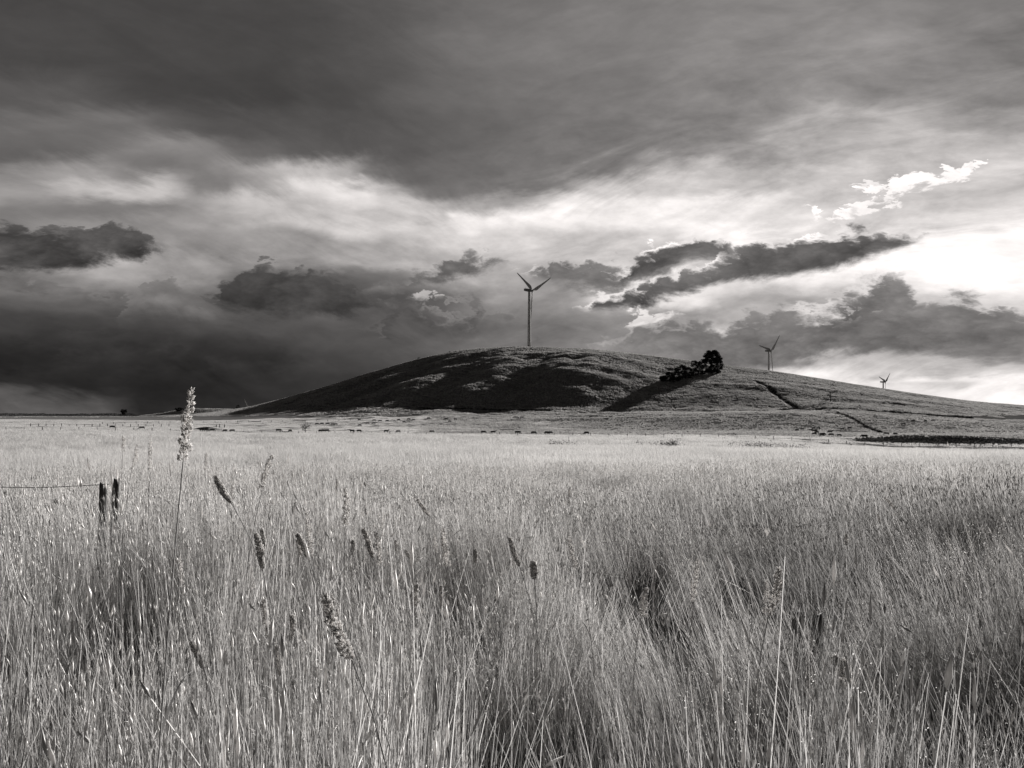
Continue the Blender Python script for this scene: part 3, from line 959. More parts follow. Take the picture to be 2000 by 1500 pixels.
grass_zone('grass', pA, 1.15, 8.5, 5.6, 46, 1, 'tall dry grass stems with thin seed heads filling the foreground', jitter=0.18)
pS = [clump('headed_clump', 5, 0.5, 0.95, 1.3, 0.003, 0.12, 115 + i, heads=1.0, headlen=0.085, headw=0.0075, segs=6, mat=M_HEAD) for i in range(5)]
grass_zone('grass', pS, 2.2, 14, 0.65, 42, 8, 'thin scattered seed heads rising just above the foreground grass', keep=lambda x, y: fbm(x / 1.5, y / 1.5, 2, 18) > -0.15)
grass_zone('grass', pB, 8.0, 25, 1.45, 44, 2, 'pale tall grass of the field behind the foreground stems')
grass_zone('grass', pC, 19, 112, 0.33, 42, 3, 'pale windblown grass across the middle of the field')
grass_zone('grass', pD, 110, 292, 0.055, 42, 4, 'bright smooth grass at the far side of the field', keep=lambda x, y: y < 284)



def fleck_clump(name, n, rad, hmin, hmax, seed, mat, per=16):
    """loose panicles: thin stems whose upper third carries many tiny pale spikelets"""
    g = np.random.default_rng(seed)
    mb = MB()
    for i in range(n):
        a = g.uniform(0, 6.283); r = rad * math.sqrt(g.uniform(0, 1)); h = g.uniform(hmin, hmax)
        b = np.array([r * math.cos(a), r * math.sin(a), -0.03]); l = g.normal(0, 0.13, 2) * h
        P = [b + np.array([l[0] * u * u, l[1] * u * u, h * u]) for u in np.linspace(0, 1, 7)]
        mb.tube(P, [0.0016 * (1 - 0.7 * u) for u in np.linspace(0, 1, 7)], 3, shade=0.5, cap=False)
        u = g.uniform(0.68, 1.0, per); sp = (1.04 - u) * 0.14 * g.uniform(0.4, 1.3)
        C = b + np.stack([l[0] * u * u, l[1] * u * u, h * u], 1) + g.normal(0, 1, (per, 3)) * (sp[:, None] + 0.004) * (1, 1, 0.6)
        mb.leaves(C, 0.0033, g, g.uniform(0.6, 1.0, per), aspect=0.45)
    me = mesh_np(name, np.concatenate(mb.v), np.concatenate(mb.q), None, np.concatenate(mb.s))
    me.materials.append(mat)
    return bpy.data.objects.new(name, me)


pF = [fleck_clump('panicle_clump', 16, 0.35, 0.72, 1.05, 150 + i, M_HEAD) for i in range(3)]
grass_zone('grass', pF, 2.0, 9.0, 2.0, 44, 6, 'fine loose grass panicles with bright specks in the right foreground', keep=lambda x, y: x > 0.1 * y + fbm(x, y, 2, 8) * 0.8)
grass_zone('grass', pF, 2.4, 11.0, 0.35, 44, 7, 'scattered fine grass panicles across the foreground')

# short pasture and hill tussocks beyond the fence
pP = [clump('pasture_clump', 220, 4.0, 0.12, 0.3, 0.16, 0.3, 180 + i, segs=1, mat=M_FAR) for i in range(3)]
pH = [tufts('hill_clump', 12, 4.0, 8, 0.36, 0.35, 0.9, 0.26, 190 + i, M_TUSS) for i in range(6)]
pM = [tufts('slope_clump', 12, 4.0, 8, 0.32, 0.25, 0.6, 0.2, 196 + i, M_TUSS) for i in range(4)]


def px_of(x, y): return 1000 + F * x / np.maximum(y, 5)


def band_zone(name, protos, y0, y1, dens, seed, label, keep=None, scale=1.0):
    g = np.random.default_rng(seed)
    n = int((y1 * y1 - y0 * y0) / 2 * (2700 / F) * dens)
    y = np.sqrt(g.uniform(y0 * y0, y1 * y1, n)); px = g.uniform(-350, 2350, n)
    x = px2x(px, y)
    if keep is not None:
        m = keep(x, y, px); x = x[m]; y = y[m]
    n = len(x)
    rot = slope_rot(x, y, g, 1.0, 2.0)
    rot[:, 2] = g.uniform(-3, 3, n) * 0.0
    s = g.uniform(0.8, 1.2, n) * scale
    P = np.stack([x, y, height(x, y)], 1)
    scatter(name, protos, P, rot, np.stack([s, s, s], 1), g.integers(0, len(protos), n), label, 'grass')


band_zone('pasture_grass', pP, 286, 600, 0.045, 11, 'short pale pasture grass between the fence and the hill foot', keep=lambda x, y, px: (px < 900 + (y - 330) * 0.8 + fbm(x / 30, y / 30, 2, 9) * 200) | (y < 345))
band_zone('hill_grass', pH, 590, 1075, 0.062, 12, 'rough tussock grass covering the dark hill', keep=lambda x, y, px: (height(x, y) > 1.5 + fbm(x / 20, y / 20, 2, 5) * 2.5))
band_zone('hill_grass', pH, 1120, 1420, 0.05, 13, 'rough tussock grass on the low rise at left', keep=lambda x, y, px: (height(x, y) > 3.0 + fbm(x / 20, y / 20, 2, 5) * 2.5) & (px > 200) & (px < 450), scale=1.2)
band_zone('pasture_grass', pM, 330, 640, 0.05, 14, 'coarse tufted grass on the lower slope in front of the hill at right', keep=lambda x, y, px: (px > 820 + (y - 330) * 0.1) & (y > 340))

# ------------------------------------------------------------------ wind turbines
def loft(mb, secs, shade=0.5):
    n = len(secs); k = len(secs[0])
    V = np.concatenate([np.asarray(s_, float) for s_ in secs])
    Q = [(i * k + j, i * k + (j + 1) % k, (i + 1) * k + (j + 1) % k, (i + 1) * k + j) for i in range(n - 1) for j in range(k)]
    V = np.vstack([V, np.mean(secs[0], 0), np.mean(secs[-1], 0)])
    T = [(n * k, (j + 1) % k, j) for j in range(k)] + [(n * k + 1, (n - 1) * k + j, (n - 1) * k + (j + 1) % k) for j in range(k)]
    mb.add(V, Q, T, shade)


def blade_mesh(R, fat=1.3):
    """blade along +Z, chord along Y (suction side to +X)"""
    mb = MB()
    secs = []
    for r, chord, thick, tw in [(1.2, 1.9, 1.9, 90), (3.0, 2.0, 1.9, 70), (6.0, 3.0, 1.2, 26), (9.5, 3.6, 0.9, 20), (14, 3.2, 0.62, 15), (21, 2.4, 0.42, 10), (29, 1.9, 0.3, 6), (37, 1.5, 0.2, 3), (42, 1.15, 0.14, 1), (44.5, 0.6, 0.08, 0)]:
        r = r * R / 44.5; chord *= fat
        pts = []
        for j in range(14):
            a = 2 * math.pi * j / 14
            u = math.cos(a); v = math.sin(a)
            if r < 4:
                y, x = u * chord / 2, v * thick / 2
            else:
                y = (u * 0.5 - 0.2) * chord
                x = v * thick / 2 * (0.35 + 0.65 * (1 + u) / 2) * 1.3
            t = math.radians(tw)
            pts.append((x * math.cos(t) - y * math.sin(t) - 0.0009 * r * r, x * math.sin(t) + y * math.cos(t), r))
        secs.append(pts)
    loft(mb, secs)
    return mb


def make_turbine(px, hubpy, Y, beta, thetas, R, label, base=None):
    x = px2x(px, Y)
    zg = float(height(x, Y))
    zh = float(zat(hubpy, Y))
    H = zh - zg - 2.0
    t = empty('wind_turbine', (x, Y, zg), 0)
    b = math.radians(beta) + math.atan((px - 1000.0) / F)
    t.rotation_euler = (0, 0, math.atan2(math.cos(b), math.sin(b)))
    tag(t, label, 'wind turbine', 'turbines standing along the hills')
    mb = MB()
    zz = np.linspace(-1.5, H, 9)
    mb.tube([(0, 0, z) for z in zz], [2.5 - 0.95 * max(z, 0) / H for z in zz], 28)
    mb.build('tower', M_TOWER, t, True)
    fl = MB()
    fl.tube([(0, 0, -0.6), (0, 0, 0.25)], [3.6, 3.5], 28)
    fl.build('foundation', M_POST, t)
    nb = MB()
    secs = []
    for xx, hw, hh, zc in [(-8.6, 0.9, 1.0, H + 2.2), (-8.2, 1.5, 1.6, H + 2.15), (-5, 1.75, 1.95, H + 2.05), (0, 1.85, 2.1, H + 2.0), (3.0, 1.8, 2.0, H + 2.0), (4.2, 1.3, 1.5, H + 2.0)]:
        ring = []
        for j in range(20):
            a = 2 * math.pi * j / 20
            u = math.copysign(abs(math.cos(a)) ** 0.5, math.cos(a)); v = math.copysign(abs(math.sin(a)) ** 0.5, math.sin(a))
            ring.append((xx, u * hw, zc + v * hh))
        secs.append(ring)
    loft(nb, secs)
    nac = nb.build('nacelle', M_NAC, t, True)
    ms = MB(); ms.tube([(-6.5, 0, H + 3.9), (-6.5, 0, H + 5.6)], 0.09, 5); ms.tube([(-6.5, -0.7, H + 5.2), (-6.5, 0.7, H + 5.2)], 0.07, 5)
    ms.build('wind_vane', M_NAC, nac)
    hb = MB()
    loft(hb, [[(4.2 + dx, r * math.cos(2 * math.pi * j / 18), H + 2.0 + r * math.sin(2 * math.pi * j / 18)) for j in range(18)] for dx, r in ((0, 1.45), (0.4, 1.6), (1.6, 1.65), (2.6, 1.35), (3.3, 0.8), (3.6, 0.2))])
    hb.build('rotor_hub', M_NAC, t, True)
    for th in thetas:
        bm = blade_mesh(R, 1.3 if Y < 1200 else 1.6)
        o = bm.build('blade', M_BLADE, t, True)
        o.location = (5.5, 0, H + 2.0)
        o.rotation_euler = (math.radians(th), 0, 0)      # seen from upwind the rotor turns the other way
    return t


make_turbine(1033.5, 567, 1048, 54, (-49, 76, 182), 47, 'large pale wind turbine on the very top of the dark hill, nearest and tallest')
make_turbine(1501.5, 685.5, 1600, 57, (-70, 48, 168), 46, 'wind turbine half hidden behind the hill just right of the round dark tree')
make_turbine(1725.0, 746, 2060, 66, (-66, 54, 174), 40, 'smallest wind turbine low on the horizon at the far right of the hill')
make_turbine(484.0, 803, 2200, 52, (-31, 89, 209), 42, 'wind turbine behind the left foot of the hill, only one blade tip showing')


# ------------------------------------------------------------------ trees and shrubs
def crown_pts(g, nb, nl, W, D, z0, z1, shape, clus):
    """leaf positions in lumps; shape(t) = relative radius at relative height t"""
    C = []
    lum = []
    for i in range(nb):
        t = g.uniform(0.02, 0.98)
        rr = shape(t) * math.sqrt(g.uniform(0.25, 1.0))
        a = g.uniform(0, 2 * math.pi)
        c = np.array([math.cos(a) * rr * W / 2, math.sin(a) * rr * D / 2, z0 + (z1 - z0) * t])
        r = clus * g.uniform(0.6, 1.25)
        p = g.normal(size=(nl, 3)); p /= np.linalg.norm(p, axis=1)[:, None]
        p *= (g.uniform(0, 1, nl) ** 0.4)[:, None] * r * np.array([1, 1, 0.72])
        C.append(c + p); lum.append(np.clip(g.uniform(0.2, 0.8) + g.normal(0, 0.15, nl), 0, 1))
    return np.concatenate(C), np.concatenate(lum)


def make_tree(px, py, W, H, shape, label, name='tree', cat='tree', nb=60, nl=110, leaf=0.4, clus=2.2, bare=0.12, trunk=0.5, seed=1, ymin=290.0, Y=None, group=None, mat=None, lean=0.0):
    g = np.random.default_rng(seed)
    if Y is None:
        p = hit(px, py, ymin)
    else:
        p = (px2x(px, Y), Y, float(height(px2x(px, Y), Y)))
    t = empty(name, p, g.uniform(0, 1))
    tag(t, label, cat, group)
    sc = p[1] / F
    W *= sc; H *= sc
    mb = MB()
    zt = H * 0.8
    pts = [(lean * H * k * k, 0.02 * H * math.sin(3 * k), -0.5 + (zt + 0.5) * k) for k in np.linspace(0, 1, 7)]
    mb.tube(pts, [trunk * (1 - 0.8 * k) for k in np.linspace(0, 1, 7)], 8)
    for i in range(9):
        k = g.uniform(0.2, 0.8); a = g.uniform(0, 6.28)
        b0 = np.array([lean * H * k * k, 0, zt * k])
        r = shape(min(0.95, k * 0.8 + 0.15)) * W / 2 * 0.8
        b1 = b0 + np.array([math.cos(a) * r, math.sin(a) * r, H * 0.14])
        mb.tube([b0, (b0 * 0.5 + b1 * 0.5) + (0, 0, H * 0.02), b1], [trunk * 0.4 * (1 - k * 0.5), trunk * 0.25, trunk * 0.08], 6)
    mb.build('trunk', M_BARK, t)
    C, lum = crown_pts(g, nb, nl, W, W * 0.95, H * bare, H, shape, clus)
    C[:, 0] += lean * H
    cr = MB(); cr.leaves(C, leaf, g, lum)
    cr.build('crown', mat or M_LEAF, t)
    return t


dome = lambda t: 0.72 + 0.8 * t if t < 0.35 else max(0.03, 1 - ((t - 0.35) / 0.66) ** 2.3) ** 0.6
ball = lambda t: max(0.1, 1 - (2 * t - 1) ** 2) ** 0.5

make_tree(1390, 729, 42, 44, dome, 'big round dark tree standing at the upper end of the row on the hill', nb=150, nl=170, leaf=0.5, clus=2.7, bare=0.0, trunk=0.9, seed=3, mat=M_LEAF)
rowg = 'row of dark trees running down the hill from the big tree'
for i, (px, py, w, h, lab) in enumerate([(1368, 731, 17, 22, 'small dark tree pressed against the left side of the big round tree'),
                                         (1356, 735, 16, 25, 'dark tree second below the big round tree in the hillside row'),
                                         (1344, 739, 15, 22, 'dark bushy tree in the middle of the hillside row'),
                                         (1333, 742, 15, 24, 'dark tree in the hillside row just above the two lowest ones'),
                                         (1321, 744, 14, 22, 'low dark tree second from the lower end of the hillside row'),
                                         (1308, 746, 18, 20, 'wide low dark tree before the lower end of the hillside row'),
                                         (1296, 745, 12, 10, 'smallest dark bush at the lower left end of the hillside row')]):
    make_tree(px, py, w * 1.12, h * (1.12 + 0.16 * math.sin(i * 2.3) if i < 6 else 1.0), lambda t: 0.8 + 0.3 * t if t < 0.4 else ball(t), lab, nb=40, nl=100, leaf=0.4, clus=2.0, bare=0.0, trunk=0.3, seed=20 + i, group=rowg)
make_tree(243, 815.5, 11, 13, lambda t: 0.55 + 0.5 * t if t < 0.7 else ball(t), 'lone small tree with leaning crown on the plain at the far left', nb=16, nl=80, leaf=0.7, clus=2.2, bare=0.3, trunk=0.5, seed=40, Y=1250.0, lean=-0.06)
make_tree(350, 805.8, 16, 6, ball, 'low dark clump of trees on the crest of the low rise at left', nb=22, nl=70, leaf=0.7, clus=1.8, bare=0.05, trunk=0.25, seed=41, Y=1290.0)
make_tree(317, 806.8, 8, 3, ball, 'tiny dark bush on the left shoulder of the low rise', name='bush', cat='bush', nb=9, nl=60, leaf=0.5, clus=1.0, bare=0.05, trunk=0.15, seed=42, Y=1290.0)
make_tree(465, 801, 10, 8, ball, 'thin scraggy tree at the left foot of the dark hill beside the blade tip', nb=9, nl=26, leaf=0.6, clus=1.6, bare=0.3, trunk=0.25, seed=43, Y=1100.0)
for i, (px, py, w, h, lab) in enumerate([(818, 704.5, 5, 4, 'tiny bush on the skyline of the left shoulder of the hill'), (878, 688.5, 3, 3, 'tiny dark bush on the skyline left of the large turbine'),
                                         (1133, 685, 6, 3, 'tiny low bush on the skyline right of the large turbine')]):
    make_tree(px, py, w, h, ball, lab, name='bush', cat='bush', nb=6, nl=40, leaf=0.35, clus=0.8, bare=0.05, trunk=0.12, seed=45 + i, Y=1040.0)


def dead_tree(px, py, W, H, label, seed, ymin=290.0, nbr=16, leaves=0, name='dead_tree', cat='dead tree'):
    g = np.random.default_rng(seed)
    p = hit(px, py, ymin)
    t = empty(name, p)
    tag(t, label, cat)
    sc = p[1] / F; W *= sc; H *= sc
    mb = MB()
    mb.tube([(0, 0, -0.3), (0.03 * W, 0, H * 0.4), (-0.04 * W, 0, H * 0.95)], [0.045 * H, 0.03 * H, 0.008 * H], 7)
    tr = mb.build('trunk', M_BARK, t)
    br = MB(); tips = []
    for i in range(nbr):
        k = g.uniform(0.15, 0.85); a = g.uniform(0, 6.28); L = W / 2 * g.uniform(0.5, 1.0)
        b0 = np.array([0, 0, H * k]); b1 = b0 + np.array([math.cos(a) * L, math.sin(a) * L, H * g.uniform(0.05, 0.35)])
        m = (b0 + b1) / 2 + g.normal(0, 0.04 * W, 3)
        br.tube([b0, m, b1], [0.018 * H, 0.013 * H, 0.006 * H], 5)
        for q in range(3):
            b2 = b1 + g.normal(0, 0.14 * W, 3); b2[2] += 0.06 * H
            br.tube([m * 0.4 + b1 * 0.6, b2], [0.010 * H, 0.004 * H], 4); tips.append(b2)
    br.build('branch', M_BARK, t)
    if leaves:
        C = np.repeat(np.array(tips), leaves, 0) + g.normal(0, 0.05 * W, (len(tips) * leaves, 3))
        C[:, 2] = np.maximum(C[:, 2], 0.1)
        lf = MB(); lf.leaves(C, 0.035 * W, g); lf.build('foliage', M_DLEAF, t)


dead_tree(596, 845.5, 18, 16, 'dark straggly bush on the plain behind the fence, left of the hill', 51, ymin=288, nbr=22, leaves=5, name='bush', cat='bush')
dead_tree(1622, 785, 14, 22, 'bare dead tree alone on the right slope above the gully', 52, nbr=14)
dead_tree(1501, 758, 8, 10, 'small bare dead tree at the top bend of the gully', 53, nbr=10)
dead_tree(1604, 790, 8, 7, 'low bare bush below the dead tree on the right slope', 54, nbr=10)

# far-off wood along the left horizon
g = np.random.default_rng(60)
mb = MB()
C = []
for px in np.arange(-120, 300, 1.0):
    Y = 2600 + g.uniform(-60, 60)
    hh = (9 + 4 * vnoise(px / 9.0, 0.5, 5)) * (1.0 if px < 262 else 0.45)
    x = px2x(px, Y); z = float(height(x, Y))
    n = 22
    C.append(np.stack([x + g.normal(0, 1.6, n), Y + g.normal(0, 12, n), z + g.uniform(0, 1, n) ** 0.8 * hh], 1))
mb.leaves(np.concatenate(C), 1.3, g)
tag(mb.build('distant_wood', M_LEAF), 'thin dark line of distant wood along the horizon at the far left', 'wood', kind='stuff')


def scrub(name, pts_px, label, cat, n, spread, size, hgt, seed, mat=M_DLEAF, ymin=286.0):  # leaf tufts added along gully and track lines to make them read dark
    g = np.random.default_rng(seed)
    L = line_on_ground(pts_px)
    seg = np.array(L); d = np.hypot(*np.diff(seg, axis=0).T); cum = np.concatenate([[0], np.cumsum(d)])
    s_ = g.uniform(0, cum[-1], n)
    s_ = s_ + np.sin(s_ * 0.35) * 2 + np.sin(s_ * 1.3) * 0.8
    x = np.interp(s_, cum, seg[:, 0]) + g.normal(0, spread, n); y = np.interp(s_, cum, seg[:, 1]) + g.normal(0, spread, n)
    z = height(x, y) + np.abs(g.normal(0, hgt, n))
    mb = MB(); mb.leaves(np.stack([x, y, z], 1), size, g)
    tag(mb.build(name, mat), label, cat, kind='stuff')


scrub('added_brush', [(1478, 744), (1500, 756), (1522, 774), (1545, 790), (1566, 800), (1592, 800.5), (1610, 797)], 'dark brush along the eroded gully on the right slope, added to darken its line', 'scrub', 7000, 0.8, 0.36, 0.8, 61)
scrub('added_brush', [(1520, 802), (1566, 801), (1640, 800), (1700, 804), (1760, 808), (1830, 813), (1900, 818)], 'dark brush along the track below the right slope, added to darken its line', 'scrub', 15000, 0.8, 0.38, 0.8, 62)
scrub('added_brush', [(1610, 803), (1650, 812), (1680, 827), (1700, 838), (1722, 846)], 'thin line of leaf tufts added to darken the gully above the cattle at right', 'scrub', 4500, 0.5, 0.3, 0.6, 63)
scrub('added_brush', [(820, 797.5), (880, 799), (960, 801), (1050, 803), (1150, 804.5), (1250, 804.5), (1400, 804), (1500, 803)], 'thin line of leaf tufts added to darken the track along the hill foot', 'scrub', 15000, 0.6, 0.32, 0.55, 64)


def patch(name, cells, label, cat, size, hgt, seed, Y, mat=M_DLEAF):
    """low plants: cells are (px0, px1, count, depth in metres)"""
    g = np.random.default_rng(seed)
    C = []
    for a, b, n, dep, yy in cells:
        for i in range(n):
            Yk = yy + g.normal(0, dep); x = px2x(g.uniform(a, b), Yk)
            z = float(height(x, Yk)); k = g.integers(8, 26)
            q = g.normal(0, 1, (k, 3)) * (hgt * 0.5, hgt * 0.5, hgt * 0.4)
            C.append(q + (x, Yk, z + hgt * 0.8))
    mb = MB(); mb.leaves(np.concatenate(C), size, g)
    tag(mb.build(name, mat), label, cat, kind='stuff')


patch('weed', [(1078, 1112, 12, 1.0, 118)], 'small scatter of dark thistles in the bright field below the hill', 'weeds', 0.10, 0.95, 71, 100)
patch('weed', [(1250, 1335, 16, 1.2, 122), (1288, 1322, 22, 0.8, 122)], 'dark patch of thistles in the bright field right of centre', 'weeds', 0.10, 0.95, 72, 100)
patch('weed', [(1425, 1575, 70, 1.2, 128)], 'long dotted line of dark thistles in the field near the right bank', 'weeds', 0.10, 0.95, 73, 100)
patch('bank_scrub', [(1672, 1760, 260, 4.0, 312), (1740, 2080, 1500, 4.5, 313)], 'dark rough scrub covering the low bank at the right edge of the field', 'scrub', 0.22, 0.38, 74, 100, mat=M_BANK)


# ------------------------------------------------------------------ cattle
def skin_mesh(name, pts, edges, radii, sub=1):
    me = bpy.data.meshes.new(name)
    me.from_pydata(pts, edges, [])
    o = bpy.data.objects.new(name, me)
    COL.objects.link(o)
    sk = o.modifiers.new('skin', 'SKIN')
    for i, r in enumerate(radii):
        r = (r, r) if np.isscalar(r) else r
        me.skin_vertices[0].data[i].radius = r
    me.skin_vertices[0].data[0].use_root = True
    ss = o.modifiers.new('sub', 'SUBSURF'); ss.levels = sub; ss.render_levels = sub
    dg = bpy.context.evaluated_depsgraph_get()
    m2 = bpy.data.meshes.new_from_object(o.evaluated_get(dg))
    bpy.data.objects.remove(o)
    m2.materials.clear(); m2.materials.append(M_HIDE)
    return m2


def cow_mesh(grazing, seed):
    g = random.Random(seed)
    P = [(0, 0, 1.02), (0.55, 0, 1.0), (0.95, 0, 1.1), (-0.55, 0, 1.03), (-0.95, 0, 1.08)]
    R = [(0.36, 0.40), (0.37, 0.42), (0.28, 0.33), (0.36, 0.40), (0.27, 0.30)]
    Ed = [(0, 1), (1, 2), (0, 3), (3, 4)]

    def add(p, r, par):
        P.append(p); R.append(r); Ed.append((par, len(P) - 1)); return len(P) - 1
    if grazing:
        a = add((1.28, 0, 0.9), 0.19, 2); b = add((1.5, 0, 0.55), 0.14, a); c = add((1.62, 0, 0.28), 0.12, b); d = add((1.68, 0, 0.08), 0.075, c)
        h = b
    else:
        a = add((1.25, 0, 1.3), 0.19, 2); b = add((1.5, 0.03, 1.5), 0.14, a); c = add((1.72, 0.06, 1.42), 0.11, b); d = add((1.88, 0.07, 1.32), 0.075, c)
        h = b
    hx, hy, hz = P[h]
    add((hx - 0.05, hy + 0.2, hz + 0.08), 0.035, h); add((hx - 0.05, hy - 0.2, hz + 0.08), 0.035, h)
    for s in (-1, 1):
        o = g.uniform(-0.12, 0.12)
        k = add((0.85, s * 0.2, 0.72), 0.13, 1); k = add((0.88 + o, s * 0.2, 0.42), 0.075, k); k = add((0.86 + o, s * 0.2, 0.12), 0.05, k); add((0.9 + o, s * 0.2, 0.02), 0.06, k)
        o = g.uniform(-0.12, 0.12)
        k = add((-0.85, s * 0.2, 0.74), 0.16, 3); k = add((-0.98 + o, s * 0.2, 0.45), 0.075, k); k = add((-0.9 + o, s * 0.2, 0.12), 0.05, k); add((-0.86 + o, s * 0.2, 0.02), 0.06, k)
    k = add((-1.16, 0, 1.1), 0.05, 4); k = add((-1.24, 0, 0.75), 0.03, k); add((-1.22, 0, 0.45), 0.045, k)
    return skin_mesh('cow', P, Ed, R)


COWS = [cow_mesh(True, 1), cow_mesh(True, 2), cow_mesh(False, 3)]
ORD = ['first', 'second', 'third', 'fourth', 'fifth', 'sixth', 'seventh', 'eighth', 'ninth', 'tenth', 'eleventh', 'twelfth', 'thirteenth', 'fourteenth', 'fifteenth', 'sixteenth', 'seventeenth', 'eighteenth']
HERDS = [
    ('in the herd below the gully', [(1557, 842.5), (1567, 840), (1583, 841.5), (1589, 839), (1598, 839), (1592.5, 844), (1595.5, 847), (1590, 850), (1606, 851), (1621, 846), (1624, 852), (1645, 840.5), (1659, 838)]),
    ('scattered on the slope at the right edge', [(1709.5, 815), (1764, 830.5), (1772.5, 822), (1784, 824), (1808, 824), (1822, 823)]),
    ('high on the right flank', [(1679, 793), (1718.5, 791), (1726, 789)]),
    ('just above the dark right bank', [(1688.5, 855.5), (1718, 846), (1732, 850), (1749, 850)]),
    ('by the fence below the herd', [(1604.5, 853), (1639, 853)]),
    ('in the far herd left of centre', [(702, 822), (731, 823), (742, 824), (756, 824), (779, 822), (789, 826.5), (798, 821), (808, 822), (837, 819), (871, 820), (878, 825), (890, 821)]),
    ('in the line right of the straggly bush', [(619, 830), (629, 830), (640, 830), (650, 831), (656, 831), (703, 833), (718, 829), (730, 829)]),
    ('just behind the fence left of centre', [(626, 844.5), (631, 844.5), (637, 844.5), (688, 845), (701, 845), (754, 845.5), (778, 845.5), (843, 846)]),
    ('behind the fence near the centre', [(944, 847), (963, 847), (1011, 848), (1042, 848.5), (1069, 848.5), (1075, 848.5), (1146, 849)]),
    ('on the pale track below the hill', [(1005, 817.5), (1011, 817.5), (1019, 817.5), (1154, 816.5), (1192, 816)]),
    ('beside the dark dam bank', [(395, 843), (402.5, 843), (414, 843.5), (440, 844), (454, 844), (544, 844), (567, 844.5)]),
    ('on the plain at the far left', [(219, 837.0), (277.5, 838.5)]),
]
rg = random.Random(5)
proto = None
for where, pts in HERDS:
    pts = sorted(pts)
    for i, (px, py) in enumerate(pts):
        p = hit(px, py, 289.0)
        if p is None or p[1] > 1000: continue
        if proto is None:
            proto = bpy.data.objects.new('cow', COWS[0]); o = proto
        else:
            o = proto.copy(); o.data = COWS[rg.choice((0, 0, 1, 1, 2))]
        COL.objects.link(o)
        o.location = (p[0], p[1], float(height(p[0], p[1])) - 0.03)
        o.rotation_euler = (0, 0, rg.choice((0, math.pi)) + rg.uniform(-0.7, 0.7))
        s_ = rg.uniform(0.95, 1.12); o.scale = (s_, s_, s_)
        which = ORD[i] + ' from the left' if len(pts) > 2 else ('left one of the two' if i == 0 else 'right one of the two')
        tag(o, 'dark cow %s, %s' % (where, which), 'cow', 'dark cattle grazing on the plain and slopes')


# ------------------------------------------------------------------ fences
def fence(points, label, h=1.2, r=0.075, wires=4, seed=1, skip=0.0):
    g = random.Random(seed)
    t = empty('fence', (points[0][0], points[0][1], float(height(points[0][0], points[0][1]))))
    tag(t, label, 'fence', 'post and wire fences crossing the plain')
    ox, oy, oz = t.location
    tops = []
    for (x, y) in points:
        z = float(height(x, y)); hh = h * g.uniform(0.85, 1.15); rr = r * g.uniform(0.8, 1.3)
        lx, ly = g.uniform(-0.06, 0.06), g.uniform(-0.05, 0.05)
        mb = MB()
        mb.tube([(x - ox, y - oy, z - oz - 0.3), (x - ox + lx * 0.5, y - oy + ly * 0.5, z - oz + hh * 0.5), (x - ox + lx, y - oy + ly, z - oz + hh)], [rr * 1.1, rr, rr * 0.95], 7)
        mb.build('post', M_POST, t)
        tops.append((x - ox + lx * 0.6, y - oy + ly * 0.6, z - oz))
    mb = MB()
    for k in range(wires):
        P = []
        for a, b in zip(tops[:-1], tops[1:]):
            for u in (0, 0.5):
                q = [a[c] * (1 - u) + b[c] * u for c in range(3)]
                q[2] += h * (0.25 + 0.22 * k) - (0.04 if u else 0)
                q[1] -= r
                P.append(q)
        mb.tube(P, 0.006, 3)
    mb.build('wire', M_WIRE, t)


fence([(px2x(px, 286.5 + 1.2 * math.sin(px * 0.01)), 286.5 + 1.2 * math.sin(px * 0.01)) for px in np.arange(-60, 2040, 35.7)], 'long post and wire fence along the far edge of the bright field', 1.35, 0.12)
pts = [hit(px, 833.0 + (px - 150) * 0.002, 300) for px in np.arange(60, 345, 15.0)]
fence([(p[0], p[1]) for p in pts if p], 'farther fence crossing the pale plain at left, lower of two', 1.4, 0.16, seed=2)
pts = [hit(px, 828.5 - (px - 200) * 0.012, 300) for px in np.arange(200, 700, 22.0)]
fence([(p[0], p[1]) for p in pts if p], 'faint uppermost fence crossing the pale plain below the low rise', 1.4, 0.16, seed=3)


def lone_post(px, py_base, hpx, rad, label, seed, Y=None, lean=0.0, split=False, group=None):
    g = np.random.default_rng(seed)
    p = hit(px, py_base, 289.0) if Y is None else (px2x(px, Y), Y, float(height(px2x(px, Y), Y)))
    H = hpx if Y is not None else hpx * p[1] / F
    mb = MB()
    k = 14
    secs = []
    groove = g.uniform(0.82, 1.12, k)
    for z in np.linspace(-0.3, H, 8):
        f = 1.0 - 0.06 * z / max(H, 0.1)
        jag = np.zeros(k)
        if z >= H - 1e-6: jag = g.uniform(-0.03, 0.015, k) * (1.0 if split else 0.3)
        secs.append([(rad * groove[j] * f * math.cos(6.283 * j / k) + lean * z, rad * groove[j] * f * math.sin(6.283 * j / k), z + jag[j]) for j in range(k)])
    loft(mb, secs)
    o = mb.build('fence_post', M_POST)
    o.location = p
    tag(o, label, 'post', group)
    return o


for i, (px, pb, hp, lab) in enumerate([(422.5, 834.5, 5, 'left one of the three tall posts behind the dam bank'), (429, 835, 7, 'tallest middle one of the three posts behind the dam bank'), (438.5, 835, 6, 'right one of the three tall posts behind the dam bank')]):
    lone_post(px, pb, hp, 0.28, lab, 80 + i, group='three tall posts behind the dam bank')
lone_post(197, 0, 1.05, 0.035, 'thin dark weathered post in the grass at far left, left of its pair', 84, Y=7.2, lean=0.02, split=True)
lone_post(214, 0, 1.10, 0.038, 'thick dark broken post in the grass at far left, right of its pair', 85, Y=7.0, lean=0.06, split=True)
lone_post(1566, 0, 0.66, 0.03, 'dark rotten post sunk in the foreground grass at right, left of its pair', 86, Y=3.8, lean=-0.03, split=True)
lone_post(1589, 0, 0.655, 0.034, 'dark rotten post sunk in the foreground grass at right, right of its pair', 87, Y=3.8, lean=0.04, split=True)
mb = MB()
